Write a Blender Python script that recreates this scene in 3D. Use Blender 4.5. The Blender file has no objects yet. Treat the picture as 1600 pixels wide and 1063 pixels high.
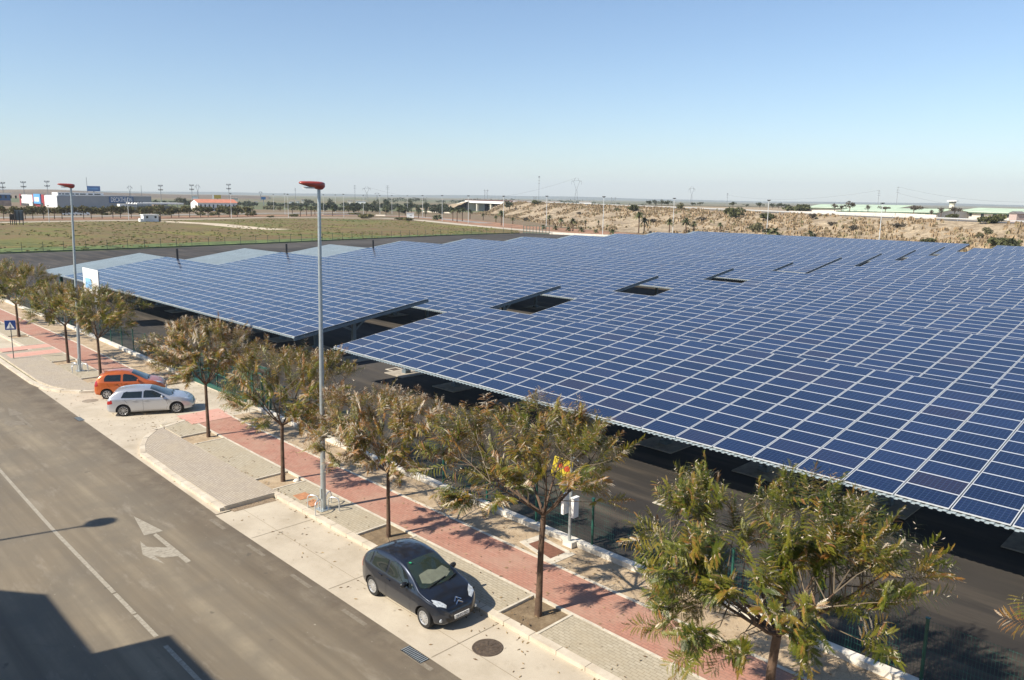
import bpy, bmesh, math, random
import numpy as np
from mathutils import Vector, Matrix
from mathutils.bvhtree import BVHTree
C = bpy.context.scene.collection
random.seed(7); RNG = np.random.default_rng(11)
R = math.radians

# ------------------------------------------------------------------ camera model (metres; x along the road, y towards the solar park)
CAMH = 11.7; FPX = 1223.08; YAW = -0.786237; PIT = 0.17999; ROL = 0.015171
def _axes():
    fw = np.array([math.sin(YAW)*math.cos(PIT), math.cos(YAW)*math.cos(PIT), -math.sin(PIT)])
    r0 = np.array([math.cos(YAW), -math.sin(YAW), 0.0]); u0 = np.cross(r0, fw)
    return r0*math.cos(ROL)+u0*math.sin(ROL), -r0*math.sin(ROL)+u0*math.cos(ROL), fw
AR, AU, AF = _axes()
def ray(px, py): return AF*FPX + AR*(px-800.0) - AU*(py-531.5)
def at(px, py, z=0.0):
    d = ray(px, py); v = d*((z-CAMH)/d[2]); return (float(v[0]), float(v[1]))
def dist_pt(px, py, D):                       # point seen at this pixel, at horizontal distance D
    d = ray(px, py); v = d*(D/math.hypot(d[0], d[1])); return (float(v[0]), float(v[1]), float(v[2]+CAMH))
def zat(px, py, x, y):                        # height seen at this pixel for something standing at x, y
    d = ray(px, py); return float(CAMH + d[2]*math.hypot(x, y)/math.hypot(d[0], d[1]))
def size(npx, x, y): return npx*(x*AF[0]+y*AF[1])/FPX

# ------------------------------------------------------------------ materials
def lin(c):
    return tuple(((v/255)/12.92 if v/255 <= .04045 else ((v/255+.055)/1.055)**2.4) for v in c)
class NT:
    def __init__(s, name):
        s.m = bpy.data.materials.new(name); s.m.use_nodes = True; s.t = s.m.node_tree; s.n = s.t.nodes; s.l = s.t.links
        s.b = s.n['Principled BSDF']; s._co = None
    def new(s, ty, **kw):
        n = s.n.new(ty)
        for k, v in kw.items(): setattr(n, k, v)
        return n
    def link(s, a, b): s.l.new(a, b)
    def co(s, kind='Object'):
        if s._co is None: s._co = s.new('ShaderNodeTexCoord')
        return s._co.outputs[kind]
    def mapped(s, scale, kind='Object', rot=0):
        m = s.new('ShaderNodeMapping'); s.link(s.co(kind), m.inputs[0]); m.inputs['Scale'].default_value = scale; m.inputs['Rotation'].default_value = (0, 0, rot)
        return m.outputs[0]
    def noise(s, scale, detail=4, rough=.55, vec=None, stretch=None, kind='Object'):
        n = s.new('ShaderNodeTexNoise'); n.inputs['Scale'].default_value = scale; n.inputs['Detail'].default_value = detail; n.inputs['Roughness'].default_value = rough
        s.link(vec if vec is not None else (s.mapped(stretch, kind) if stretch else s.co(kind)), n.inputs['Vector']); return n.outputs['Fac']
    def ramp(s, f, stops):
        r = s.new('ShaderNodeValToRGB'); e = r.color_ramp.elements
        while len(e) > len(stops): e.remove(e[-1])
        while len(e) < len(stops): e.new(1)
        for i, (p, c) in enumerate(stops):
            e[i].position = p; e[i].color = (c[0], c[1], c[2], 1) if hasattr(c, '__len__') else (c, c, c, 1)
        s.link(f, r.inputs[0]); return r.outputs[0]
    def mix(s, f, a, b, mode='MIX'):
        m = s.new('ShaderNodeMix', data_type='RGBA', blend_type=mode)
        if hasattr(f, 'is_linked') or hasattr(f, 'links'): s.link(f, m.inputs[0])
        else: m.inputs[0].default_value = f
        for v, i in ((a, 6), (b, 7)):
            if hasattr(v, '__len__') and not hasattr(v, 'links'): m.inputs[i].default_value = (v[0], v[1], v[2], 1)
            else: s.link(v, m.inputs[i])
        return m.outputs[2]
    def bump(s, h, strength=.3, dist=.02):
        b = s.new('ShaderNodeBump'); b.inputs['Strength'].default_value = strength; b.inputs['Distance'].default_value = dist
        s.link(h, b.inputs['Height']); s.link(b.outputs[0], s.b.inputs['Normal'])
    def color(s, c):
        if hasattr(c, '__len__') and not hasattr(c, 'links'): s.b.inputs['Base Color'].default_value = (c[0], c[1], c[2], 1)
        else: s.link(c, s.b.inputs['Base Color'])
    def rough(s, v): s.b.inputs['Roughness'].default_value = v
MATS = {}
def simple(name, col, rough=.6, metal=0, var=.18, scale=3.0, bump=0, coat=0, spec=None, kind='Object'):
    if name in MATS: return MATS[name]
    t = NT(name); t.rough(rough); t.b.inputs['Metallic'].default_value = metal
    if var > 0:
        f = t.noise(scale, 5, .6, kind=kind)
        a = tuple(max(0, c*(1-var)) for c in col); b = tuple(min(1, c*(1+var)) for c in col)
        t.color(t.ramp(f, [(.3, a), (.7, b)]))
        if bump: t.bump(f, bump, .02)
    else: t.color(col)
    if coat: t.b.inputs['Coat Weight'].default_value = coat; t.b.inputs['Coat Roughness'].default_value = .03
    if spec is not None: t.b.inputs['Specular IOR Level'].default_value = spec
    MATS[name] = t.m; return t.m

def m_road():
    t = NT('road_asphalt'); t.rough(.85)
    st = t.noise(1.0, 5, .6, stretch=(.035, 1.1, 1)); pt = t.noise(.35, 6, .65); fine = t.noise(60, 3, .8)
    c = t.ramp(st, [(.30, (.122, .098, .067)), (.5, (.186, .152, .105)), (.70, (.262, .219, .152))])
    c = t.mix(t.ramp(pt, [(.42, 0.0), (.62, .7)]), c, (.14, .12, .09))
    c = t.mix(t.ramp(t.noise(.9, 6, .7, stretch=(.5, 1.6, 1)), [(.56, 0), (.70, .45)]), c, (.31, .27, .21))
    sy = t.new('ShaderNodeSeparateXYZ'); t.link(t.co(), sy.inputs[0]); mr_ = t.new('ShaderNodeMapRange'); mr_.inputs[1].default_value = 9.9; mr_.inputs[2].default_value = 11.3; t.link(sy.outputs[1], mr_.inputs[0])
    ml = t.new('ShaderNodeMath', operation='MULTIPLY'); t.link(mr_.outputs[0], ml.inputs[0]); t.link(t.ramp(t.noise(.8, 6, .7), [(.35, .15), (.6, .9)]), ml.inputs[1]); c = t.mix(ml.outputs[0], c, (.105, .082, .058))
    vo = t.new('ShaderNodeTexVoronoi', feature='DISTANCE_TO_EDGE'); vo.inputs['Scale'].default_value = .22
    wv = t.new('ShaderNodeTexNoise'); wv.inputs['Scale'].default_value = 1.2; wv.inputs['Detail'].default_value = 6; t.link(t.co(), wv.inputs['Vector']); ad = t.new('ShaderNodeMix', data_type='RGBA', blend_type='LINEAR_LIGHT'); ad.inputs[0].default_value = .5; t.link(t.co(), ad.inputs[6]); t.link(wv.outputs['Color'], ad.inputs[7]); t.link(ad.outputs[2], vo.inputs['Vector'])
    ck = t.new('ShaderNodeMath', operation='MULTIPLY'); t.link(t.ramp(vo.outputs['Distance'], [(.0, 1), (.006, 0)]), ck.inputs[0]); t.link(t.ramp(t.noise(.16, 3), [(.58, 0), (.66, .4)]), ck.inputs[1]); c = t.mix(ck.outputs[0], c, (.05, .042, .032))
    c = t.mix(t.ramp(t.noise(1.7, 3, .5), [(.70, 0), (.74, .6)]), c, (.08, .068, .052)); c = t.mix(t.ramp(t.noise(9, 2, .5), [(.735, 0), (.76, .8)]), c, (.36, .32, .25))
    c = t.mix(.8, c, t.ramp(fine, [(.25, .30), (.75, .70)]), 'OVERLAY')
    t.color(c); t.bump(fine, .5, .004); return t.m
def m_lot():
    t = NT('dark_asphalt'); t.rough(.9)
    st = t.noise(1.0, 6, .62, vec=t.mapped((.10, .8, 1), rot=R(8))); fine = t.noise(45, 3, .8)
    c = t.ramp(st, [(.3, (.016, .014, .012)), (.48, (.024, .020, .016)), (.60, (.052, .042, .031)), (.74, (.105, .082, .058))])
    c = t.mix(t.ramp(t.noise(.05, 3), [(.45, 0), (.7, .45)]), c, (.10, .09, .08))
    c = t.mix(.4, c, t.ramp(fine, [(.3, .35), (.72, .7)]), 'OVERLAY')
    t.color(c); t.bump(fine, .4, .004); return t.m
def m_concrete():
    t = NT('pale_concrete'); t.rough(.85)
    n = t.noise(.5, 7, .65); s2 = t.noise(2.2, 6, .7); fine = t.noise(38, 3, .8)
    c = t.ramp(n, [(.3, (.37, .315, .235)), (.5, (.46, .40, .31)), (.7, (.52, .46, .36))])
    c = t.mix(t.ramp(s2, [(.58, 0), (.76, .45)]), c, (.27, .225, .165))
    c = t.mix(t.ramp(t.noise(14, 3, .6), [(.66, 0), (.74, .5)]), c, (.22, .18, .13))
    c = t.mix(.3, c, t.ramp(fine, [(.25, .35), (.75, .65)]), 'OVERLAY')
    t.color(c); t.bump(fine, .2, .003); return t.m
def m_pavers(name, c1, c2, mort, dirt, w=.22, h=.11):
    t = NT(name); t.rough(.85)
    b = t.new('ShaderNodeTexBrick'); t.link(t.co(), b.inputs['Vector'])
    b.inputs['Scale'].default_value = 1.0; b.inputs['Brick Width'].default_value = w; b.inputs['Row Height'].default_value = h
    b.inputs['Mortar Size'].default_value = .009; b.inputs['Bias'].default_value = 0
    for k, c in (('Color1', c1), ('Color2', c2), ('Mortar', mort)): b.inputs[k].default_value = (*c, 1)
    n = t.noise(.8, 6, .65)
    c = t.mix(t.ramp(n, [(.42, 0), (.72, .75)]), b.outputs['Color'], dirt)
    c = t.mix(t.ramp(t.noise(5, 5, .7), [(.55, 0), (.75, .4)]), c, tuple(v*.55 for v in dirt))
    t.color(c); t.bump(b.outputs['Fac'], -.3, .006); return t.m
def m_sand():
    t = NT('sandy_soil'); t.rough(.95)
    n = t.noise(1.6, 7, .7); f = t.noise(22, 4, .75)
    c = t.ramp(n, [(.3, (.26, .19, .115)), (.5, (.41, .31, .20)), (.72, (.50, .40, .27))])
    c = t.mix(t.ramp(f, [(.56, 0), (.66, .7)]), c, (.14, .095, .055))
    t.color(c); t.bump(f, .8, .03); return t.m
def m_pit():
    t = NT('tree_pit_soil'); t.rough(.95)
    n = t.noise(3, 6, .7); f = t.noise(30, 4, .8)
    c = t.ramp(n, [(.3, (.13, .09, .05)), (.55, (.22, .16, .095)), (.75, (.34, .26, .16))])
    c = t.mix(t.ramp(f, [(.6, 0), (.68, .9)]), c, (.42, .30, .20))
    t.color(c); t.bump(f, .9, .03); return t.m
def m_field():
    t = NT('field_grass_ground'); t.rough(.95)
    a = t.noise(1, 6, .6, vec=t.mapped((.012, .030, 1), rot=R(-20))); b = t.noise(.12, 8, .75); g = t.noise(.9, 5, .8)
    c = t.ramp(a, [(.36, (.060, .085, .012)), (.42, (.145, .13, .018)), (.47, (.165, .105, .035)), (.56, (.135, .078, .03)), (.62, (.17, .145, .022))])
    c = t.mix(t.ramp(b, [(.4, 0), (.6, .75)]), c, (.10, .10, .02))
    c = t.mix(t.ramp(t.noise(.05, 8, .8), [(.62, 0), (.70, .7)]), c, (.27, .21, .13))
    c = t.mix(.6, c, t.ramp(g, [(.25, .25), (.75, .75)]), 'OVERLAY')
    t.color(c); return t.m
def m_plain():
    t = NT('far_farmland'); t.rough(.95)
    v = t.new('ShaderNodeTexVoronoi'); v.inputs['Scale'].default_value = .0022; t.link(t.co(), v.inputs['Vector'])
    sep = t.new('ShaderNodeSeparateColor'); t.link(v.outputs['Color'], sep.inputs[0])
    c = t.ramp(sep.outputs[0], [(.0, (.15, .09, .05)), (.3, (.19, .13, .075)), (.5, (.10, .12, .04)), (.75, (.075, .10, .035)), (1, (.22, .17, .10))])
    c = t.mix(t.ramp(t.noise(.02, 7, .75), [(.4, 0), (.65, .7)]), c, (.12, .105, .05))
    c = t.mix(t.ramp(t.noise(.006, 6, .8), [(.60, 0), (.66, .9)]), c, (.035, .05, .02))
    t.color(c); return t.m
def m_slope():
    t = NT('dry_embankment'); t.rough(.95)
    a = t.noise(.10, 8, .72); b = t.noise(.45, 6, .75); g = t.noise(1.6, 4, .8)
    c = t.ramp(a, [(.3, (.19, .145, .095)), (.45, (.28, .215, .14)), (.55, (.39, .31, .205)), (.7, (.34, .265, .175))])
    c = t.mix(t.ramp(b, [(.5, 0), (.62, .85)]), c, (.17, .13, .08))
    c = t.mix(t.ramp(t.noise(.3, 7, .8, stretch=(1, 1, 3)), [(.57, 0), (.63, .85)]), c, (.52, .42, .28))
    c = t.mix(.7, c, t.ramp(g, [(.25, .2), (.75, .8)]), 'OVERLAY')
    t.color(c); t.bump(b, 1.0, .5); return t.m
def m_paint():
    t = NT('worn_road_paint'); t.rough(.7)
    n = t.noise(7, 7, .8, stretch=(1.6, .6, 1))
    t.color(t.ramp(n, [(.36, (.19, .165, .125)), (.52, (.34, .305, .24)), (.74, (.46, .42, .34))])); return t.m
def m_kerb():
    t = NT('kerb_concrete'); t.rough(.85)
    n = t.noise(1.2, 6, .7); br = t.new('ShaderNodeTexBrick'); t.link(t.co(), br.inputs['Vector'])
    br.inputs['Scale'].default_value = 1; br.inputs['Brick Width'].default_value = .98; br.inputs['Row Height'].default_value = 50; br.inputs['Mortar Size'].default_value = .012
    c = t.ramp(n, [(.3, (.44, .37, .28)), (.6, (.56, .50, .40)), (.8, (.66, .60, .49))])
    c = t.mix(br.outputs['Fac'], c, (.2, .17, .13)); t.color(c); return t.m
def m_panel():
    t = NT('solar_cells'); t.rough(.12); t.b.inputs['IOR'].default_value = 1.5
    uv = t.co('UV'); sep = t.new('ShaderNodeSeparateXYZ'); t.link(uv, sep.inputs[0])
    def grid(out, n):
        m = t.new('ShaderNodeMath', operation='MULTIPLY'); t.link(out, m.inputs[0]); m.inputs[1].default_value = n
        f = t.new('ShaderNodeMath', operation='FRACT'); t.link(m.outputs[0], f.inputs[0])
        g = t.new('ShaderNodeMath', operation='SUBTRACT'); t.link(f.outputs[0], g.inputs[0]); g.inputs[1].default_value = .5
        a = t.new('ShaderNodeMath', operation='ABSOLUTE'); t.link(g.outputs[0], a.inputs[0])
        h = t.new('ShaderNodeMath', operation='GREATER_THAN'); t.link(a.outputs[0], h.inputs[0]); h.inputs[1].default_value = .47
        return h.outputs[0]
    mx = t.new('ShaderNodeMath', operation='MAXIMUM'); t.link(grid(sep.outputs[0], 10), mx.inputs[0]); t.link(grid(sep.outputs[1], 6), mx.inputs[1])
    info = t.new('ShaderNodeObjectInfo')
    fl = t.new('ShaderNodeVectorMath', operation='FLOOR'); t.link(uv, fl.inputs[0])
    wn = t.new('ShaderNodeTexWhiteNoise', noise_dimensions='4D'); t.link(fl.outputs[0], wn.inputs['Vector']); t.link(info.outputs['Random'], wn.inputs['W'])
    c = t.ramp(wn.outputs['Value'], [(0, (.006, .015, .048)), (.5, (.009, .021, .064)), (.85, (.013, .027, .078)), (1, (.020, .020, .044))])
    du = t.noise(.35, 6, .7); t.link(t.ramp(du, [(.3, .07), (.7, .24)]), t.b.inputs['Roughness'])
    vo = t.new('ShaderNodeTexVoronoi'); vo.inputs['Scale'].default_value = 90; t.link(uv, vo.inputs['Vector'])
    c = t.mix(.25, c, vo.outputs['Color'], 'OVERLAY')
    c = t.mix(mx.outputs[0], c, (.045, .070, .125)); t.color(c); return t.m
ROAD, LOT, CONC = m_road(), m_lot(), m_concrete()
GREY = m_pavers('grey_pavers', (.37, .325, .24), (.43, .38, .285), (.25, .21, .15), (.36, .30, .205))
RED = m_pavers('red_pavers', (.355, .165, .115), (.41, .205, .148), (.25, .14, .10), (.39, .26, .19))
SAND, PIT, FIELD, PLAIN, SLOPE, PAINT, KERB, CELLS = m_sand(), m_pit(), m_field(), m_plain(), m_slope(), m_paint(), m_kerb(), m_panel()
CREAM = simple('cream_edging', (.52, .47, .38), .85, var=.2, scale=4)
ALU = simple('aluminium_frame', (.64, .655, .66), .35, .25, var=.05, scale=2)
SHEET = simple('pale_blue_grey_sheet', (.30, .36, .385), .55, .1, var=.10, scale=.6)
STEEL = simple('painted_blue_grey_steel', (.16, .20, .225), .5, .3, var=.15, scale=2)
GALV = simple('galvanised_steel', (.42, .46, .47), .42, .55, var=.12, scale=8)
PAD = simple('footing_concrete', (.36, .32, .26), .9, var=.25, scale=2.5)
WHITEC = simple('whitewashed_concrete', (.62, .58, .50), .85, var=.22, scale=2.2)
GREEN = simple('green_fence_steel', (.012, .085, .065), .45, .1, var=.2, scale=5)
LAMPRED = simple('red_lamp_housing', (.33, .05, .03), .35, 0, var=.12, scale=3, coat=.3)
DARK = simple('dark_plastic', (.015, .015, .017), .5, 0, var=.1)
BLACK = simple('black_steel', (.012, .012, .014), .5, 0, var=.1)
WHITE = simple('white_paint', (.78, .78, .76), .5, 0, var=.06, scale=4)
HATCH = simple('rusty_orange_cover', (.42, .20, .10), .8, 0, var=.25, scale=6)
CAST = simple('cast_iron', (.10, .075, .055), .75, .3, var=.35, scale=12, bump=.5)

# ------------------------------------------------------------------ mesh building
class MB:
    def __init__(s): s.v = []; s.f = []; s.mi = []; s.uv = None
    def quad(s, a, b, c, d, m=0): i = len(s.v); s.v += [a, b, c, d]; s.f.append((i, i+1, i+2, i+3)); s.mi.append(m)
    def poly(s, pts, m=0): i = len(s.v); s.v += list(pts); s.f.append(tuple(range(i, i+len(pts)))); s.mi.append(m)
    def box(s, x0, x1, y0, y1, z0, z1, m=0, T=None):
        p = [(x0, y0, z0), (x1, y0, z0), (x1, y1, z0), (x0, y1, z0), (x0, y0, z1), (x1, y0, z1), (x1, y1, z1), (x0, y1, z1)]
        if T is not None: p = [tuple(T @ Vector(q)) for q in p]
        i = len(s.v); s.v += p
        for f in ((0, 3, 2, 1), (4, 5, 6, 7), (0, 1, 5, 4), (1, 2, 6, 5), (2, 3, 7, 6), (3, 0, 4, 7)): s.f.append(tuple(i+k for k in f)); s.mi.append(m)
        return s
    def bar(s, a, b, w, h=None, m=0):                 # square bar from a to b
        h = h or w; a = Vector(a); b = Vector(b); d = b-a; L = d.length
        if L < 1e-6: return s
        q = d.to_track_quat('X', 'Z').to_matrix().to_4x4(); q.translation = a
        return s.box(0, L, -w/2, w/2, -h/2, h/2, m, q)
    def tube(s, pts, rad, n=8, m=0, caps=True):
        pts = [Vector(p) for p in pts]; rad = rad if hasattr(rad, '__len__') else [rad]*len(pts)
        base = len(s.v); up = Vector((0, 0, 1)); X = None
        for i, p in enumerate(pts):
            d = (pts[min(i+1, len(pts)-1)]-pts[max(i-1, 0)]).normalized()
            if X is None: X = d.cross(up if abs(d.z) < .95 else Vector((1, 0, 0))).normalized()
            else: X = (X-d*X.dot(d)).normalized()
            Y = d.cross(X)
            for k in range(n):
                a = 2*math.pi*k/n; s.v.append(tuple(p+(X*math.cos(a)+Y*math.sin(a))*rad[i]))
        for i in range(len(pts)-1):
            for k in range(n):
                a = base+i*n+k; b = base+i*n+(k+1) % n; s.f.append((a, b, b+n, a+n)); s.mi.append(m)
        if caps:
            s.f.append(tuple(base+k for k in reversed(range(n)))); s.mi.append(m)
            e = base+(len(pts)-1)*n; s.f.append(tuple(e+k for k in range(n))); s.mi.append(m)
        return s
    def prism(s, pts, z0, z1, m=0, ms=None):
        ms = m if ms is None else ms; n = len(pts); a = sum(pts[i][0]*pts[(i+1) % n][1]-pts[(i+1) % n][0]*pts[i][1] for i in range(n))
        if a < 0: pts = pts[::-1]
        i = len(s.v); s.v += [(p[0], p[1], z0) for p in pts]+[(p[0], p[1], z1) for p in pts]
        s.f.append(tuple(i+n+k for k in range(n))); s.mi.append(m)
        s.f.append(tuple(i+k for k in reversed(range(n)))); s.mi.append(ms)
        for k in range(n): s.f.append((i+k, i+(k+1) % n, i+n+(k+1) % n, i+n+k)); s.mi.append(ms)
        return s
    def sheet(s, pts, z, m=0):
        n = len(pts); a = sum(pts[i][0]*pts[(i+1) % n][1]-pts[(i+1) % n][0]*pts[i][1] for i in range(n))
        if a < 0: pts = pts[::-1]
        s.poly([(p[0], p[1], z) for p in pts], m); return s
    def lathe(s, prof, n=16, m=0, axis='Z', org=(0, 0, 0), mats=None):
        base = len(s.v)
        for r, h in prof:
            for k in range(n):
                a = 2*math.pi*k/n; c, q = r*math.cos(a), r*math.sin(a)
                p = (c, q, h) if axis == 'Z' else ((q, h, c) if axis == 'Y' else (h, c, q))
                s.v.append((p[0]+org[0], p[1]+org[1], p[2]+org[2]))
        for i in range(len(prof)-1):
            for k in range(n):
                a = base+i*n+k; b = base+i*n+(k+1) % n; s.f.append((a, b, b+n, a+n)); s.mi.append(mats[i] if mats else m)
        return s
def link(o, parent=None):
    C.objects.link(o)
    if parent is not None: o.parent = parent
    return o
def obj(name, mb, mats, parent=None, smooth=False, loc=None):
    me = bpy.data.meshes.new(name); me.from_pydata(mb.v, [], mb.f)
    mats = mats if isinstance(mats, (list, tuple)) else [mats]
    for m in mats: me.materials.append(m)
    if len(mats) > 1: me.polygons.foreach_set('material_index', mb.mi)
    if smooth:
        me.polygons.foreach_set('use_smooth', [True]*len(me.polygons))
        if smooth is not True: me.set_sharp_from_angle(angle=R(smooth))
    me.update(); o = bpy.data.objects.new(name, me)
    if loc is not None: o.location = loc
    return link(o, parent)
def np_obj(name, V, F, mats, parent=None, rnd=None, mi=None):      # V (n,3), F (m,k)
    me = bpy.data.meshes.new(name); k = F.shape[1]; m = len(F)
    me.vertices.add(len(V)); me.vertices.foreach_set('co', V.astype(np.float32).ravel())
    me.loops.add(m*k); me.loops.foreach_set('vertex_index', F.astype(np.int32).ravel())
    me.polygons.add(m); me.polygons.foreach_set('loop_start', np.arange(0, m*k, k, dtype=np.int32)); 
    for q in (mats if isinstance(mats, (list, tuple)) else [mats]): me.materials.append(q)
    if mi is not None: me.polygons.foreach_set('material_index', mi.astype(np.int32))
    if rnd is not None:
        uv = me.uv_layers.new(name='UVMap'); uv.data.foreach_set('uv', rnd[F.ravel()].astype(np.float32).ravel())
    me.update(calc_edges=True); me.validate(); o = bpy.data.objects.new(name, me); return link(o, parent)
def tag(o, label=None, cat=None, group=None, kind=None):
    for k, v in (('label', label), ('category', cat), ('group', group), ('kind', kind)):
        if v: o[k] = v
    return o
def thing(name, label, cat, loc=(0, 0, 0), rz=0, group=None):
    o = bpy.data.objects.new(name, None); o.empty_display_size = .3; C.objects.link(o); o.location = loc; o.rotation_euler = (0, 0, rz)
    return tag(o, label, cat, group)
def struct(name, mb, mats, **kw): return tag(obj(name, mb, mats, **kw), kind='structure')
def copy_tree(o, parent=None):
    c = o.copy(); C.objects.link(c); c.parent = parent
    for ch in list(o.children): copy_tree(ch, c)
    return c
# ================================================================== SETTING
def yo(x): return min(.65, max(0.0, (-x-30)*.018))            # gentle bend of the street towards the far end
def strip(x0, x1, y0, y1, n=None):
    n = n or max(2, int(abs(x1-x0)/4)); xs = [x0+(x1-x0)*i/n for i in range(n+1)]
    return [(x, y0+yo(x)) for x in xs]+[(x, y1+yo(x)) for x in reversed(xs)]
def P(*px): return [at(*p) for p in px]
g = MB()
for i in range(-14, 14):
    for j in range(-14, 14): g.quad((i*1000, j*1000, -.03), (i*1000+1000, j*1000, -.03), (i*1000+1000, j*1000+1000, -.03), (i*1000, j*1000+1000, -.03))
struct('ground', g, PLAIN)
struct('road', MB().sheet(strip(-170, 40, -4.5, 11.9), 0), ROAD)
struct('near_pavement', MB().prism(strip(-170, 40, -9, -4.3), -.02, .12), [GREY])
pk = MB(); pk.sheet(strip(-26.9, 40, 11.55, 14.15), .006); pk.sheet([(-48.6, 12.3), (-49.5, 11.95), (-50, 12.25), (-51, 12.25), (-51, 14.5), (-49.0, 14.9), (-48.3, 20.3), (-39, 20.3), (-39, 12.2), (-35.5, 11.98), (-26.8, 11.6), (-26.8, 12.6), (-37, 12.8), (-37, 11.7), (-44, 11.85)][::-1] and [(-52.4, 12.15), (-27, 11.62), (-27, 12.5), (-36.5, 13.2), (-38.9, 20.3), (-49, 20.3), (-49.4, 14.9), (-52.4, 13.2)], .004)
pk.sheet(strip(-170, -65.9, 12.0, 14.4), .006)
struct('parking_apron', pk, CONC)
jt = MB()
for x in np.arange(-24.2, 20, 4.9): jt.sheet([(x, 11.6), (x+.025, 11.6), (x+.03, 14.0), (x+.005, 14.0)], .012)
jt.sheet(strip(-26.9, 20, 12.55, 12.565), .012); jt.sheet([(-47.5, 16.0), (-40.2, 15.9), (-40.2, 15.93), (-47.5, 16.03)], .012)
struct('pavement_joints', jt, simple('dark_joint', (.24, .20, .145), .9, var=.2))  # joint strips in their own darker brown
K = .99                                                        # pavement top sits .12 above the road: scale keeps it in place
TREEX = [-80.1, -72.4, -59.3, -52.6, -36.4, -28.6, -21.2, -14.0, -6.9, .3]
def sc(pts): return [(p[0]*K, p[1]*K) for p in pts]
def slab(name, pts, mat, z=.12): return struct(name, MB().prism(sc(pts), -.02, z, 0, 1), [mat, KERB])
# grey band broken by the tree pits
pits = [x for x in TREEX if x not in (-80.1,)]
segs = []; lo = -170.0
for x in pits+[None]:
    if x is None: segs.append((lo, 40)); break
    if lo < -49.4 < x-.8: segs.append((lo, -49.4)); lo = -40.0
    segs.append((lo, x-.8)); lo = x+.7
gb = MB()
for a, b in segs:
    if b > a+.05: gb.prism(sc(strip(a, b, 14.38, 15.85)), -.02, .12, 0, 1)
struct('grey_pavement', gb, [GREY, KERB])
frontB = [(-27.5, 12.12), (-33, 12.2), (-36.1, 12.3), (-37.4, 12.7), (-38.5, 13.3), (-39.4, 14.1), (-39.7, 14.46), (-36, 14.46), (-27.5, 14.38)]
frontA = [(-49.9, 14.72), (-50.2, 13.85), (-51.2, 13.1), (-52.6, 12.65), (-54.5, 12.45), (-63, 12.6), (-65.9, 12.65), (-65.9, 14.98), (-58, 14.87), (-52, 14.77)]
b_ = MB(); b_.prism(sc([(x, y+(.12 if y < 14 else 0)) for x, y in frontB]), -.02, .122, 0, 1); b_.prism(sc([(x, y+(.25 if y < 14 else 0)) for x, y in frontA]), -.02, .122, 0, 1)
struct('widened_pavement', b_, [m_pavers('grey_mauve_pavers', (.36, .31, .25), (.43, .375, .30), (.22, .18, .14), (.38, .32, .235), .2, .1), KERB])
# kerbs
def kerb(pts, w, z0, z1, name='kerb'):
    m = MB(); n = len(pts)
    for i in range(n-1):
        a = Vector((*pts[i], 0)); b = Vector((*pts[i+1], 0)); d = (b-a).normalized(); nn = Vector((-d.y, d.x, 0))*w
        m.prism([(a.x, a.y), (b.x+d.x*.004, b.y), ((b+nn).x, (b+nn).y), ((a+nn).x, (a+nn).y)], z0, z1)
    return struct(name, m, KERB)
kerb([p for p in strip(-27.3, 40, 14.02, 14.02)[:18]], .27, -.02, .128)
kerb([(x*K, y*K) for x, y in [(-40.3, 17.9), (-40.1, 15.8), (-39.4, 14.0), (-38.3, 13.1), (-37.2, 12.55), (-36, 12.15), (-32, 12.02), (-27.42, 11.95)]], .24, -.02, .131)
kerb([(x*K, y*K) for x, y in [(-65.9, 12.42), (-60, 12.3), (-54.5, 12.22), (-52.4, 12.42), (-51, 12.95), (-49.95, 13.75), (-49.4, 14.8)]], .28, -.02, .131)
kerb([(x*K, y*K) for x, y in [(-49.35, 14.83), (-48.7, 16.5), (-48.4, 18.2)]], .12, -.02, .13)
kerb(sc(strip(-170, -65.9, 14.25, 14.25)[:27]), .25, -.02, .126)
slab('pavement_end_face', [(-27.5, 12.14), (-27.38, 12.14), (-27.38, 14.2), (-27.5, 14.2)], simple('dark_kerb_face', (.10, .085, .065), .9, var=.3, scale=9), .133)
# red band and sand strip
rb = MB()
for a, b in ((-170, -48.9), (-40.0, 40)): rb.prism(sc(strip(a, b, 15.95, 17.72)), -.02, .121, 0, 0)
struct('red_pavement', rb, RED)
rc = MB()
for x0, x1, y0, y1 in ((-67.7, -66.1, 12.6, 15.9), (-65.0, -63.3, 12.6, 15.9), (-41.0, -39.7, 15.6, 17.9)):
    rc.sheet([(x0*K, (y0+yo(x0))*K), (x1*K, (y0+yo(x1))*K), (x1*K, (y1+yo(x1))*K), (x0*K, (y1+yo(x0))*K)], .128)
rc.sheet([(x*K, y*K) for x, y in [(-40.3, 15.9), (-38.9, 15.75), (-38.9, 17.9), (-40.8, 18.0)]], .136)
struct('red_crossing_paving', rc, m_pavers('pink_tactile_paving', (.52, .26, .20), (.58, .31, .24), (.46, .30, .24), (.55, .36, .29), .2, .2))
ed = MB()
for a, b in ((-170, -48.9), (-40.0, 40)):
    ed.prism(sc(strip(a, b, 15.85, 15.95)), -.02, .125); ed.prism(sc(strip(a, b, 17.72, 17.84)), -.02, .135)
for x in pits:
    y = yo(x)
    for q in ([(x-.86, 14.38), (x-.78, 14.38), (x-.78, 15.85), (x-.86, 15.85)], [(x+.68, 14.38), (x+.76, 14.38), (x+.76, 15.85), (x+.68, 15.85)]):
        ed.prism(sc([(a, b+y) for a, b in q]), -.02, .138)
for x in (-68.0, -65.8, -63.2):
    ed.sheet([(x*K, 12.7*K+yo(x)), ((x+.12)*K, 12.7*K+yo(x)), ((x+.12)*K, 15.9*K+yo(x)), (x*K, 15.9*K+yo(x))], .134)
struct('paving_edging', ed, CREAM)
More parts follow.
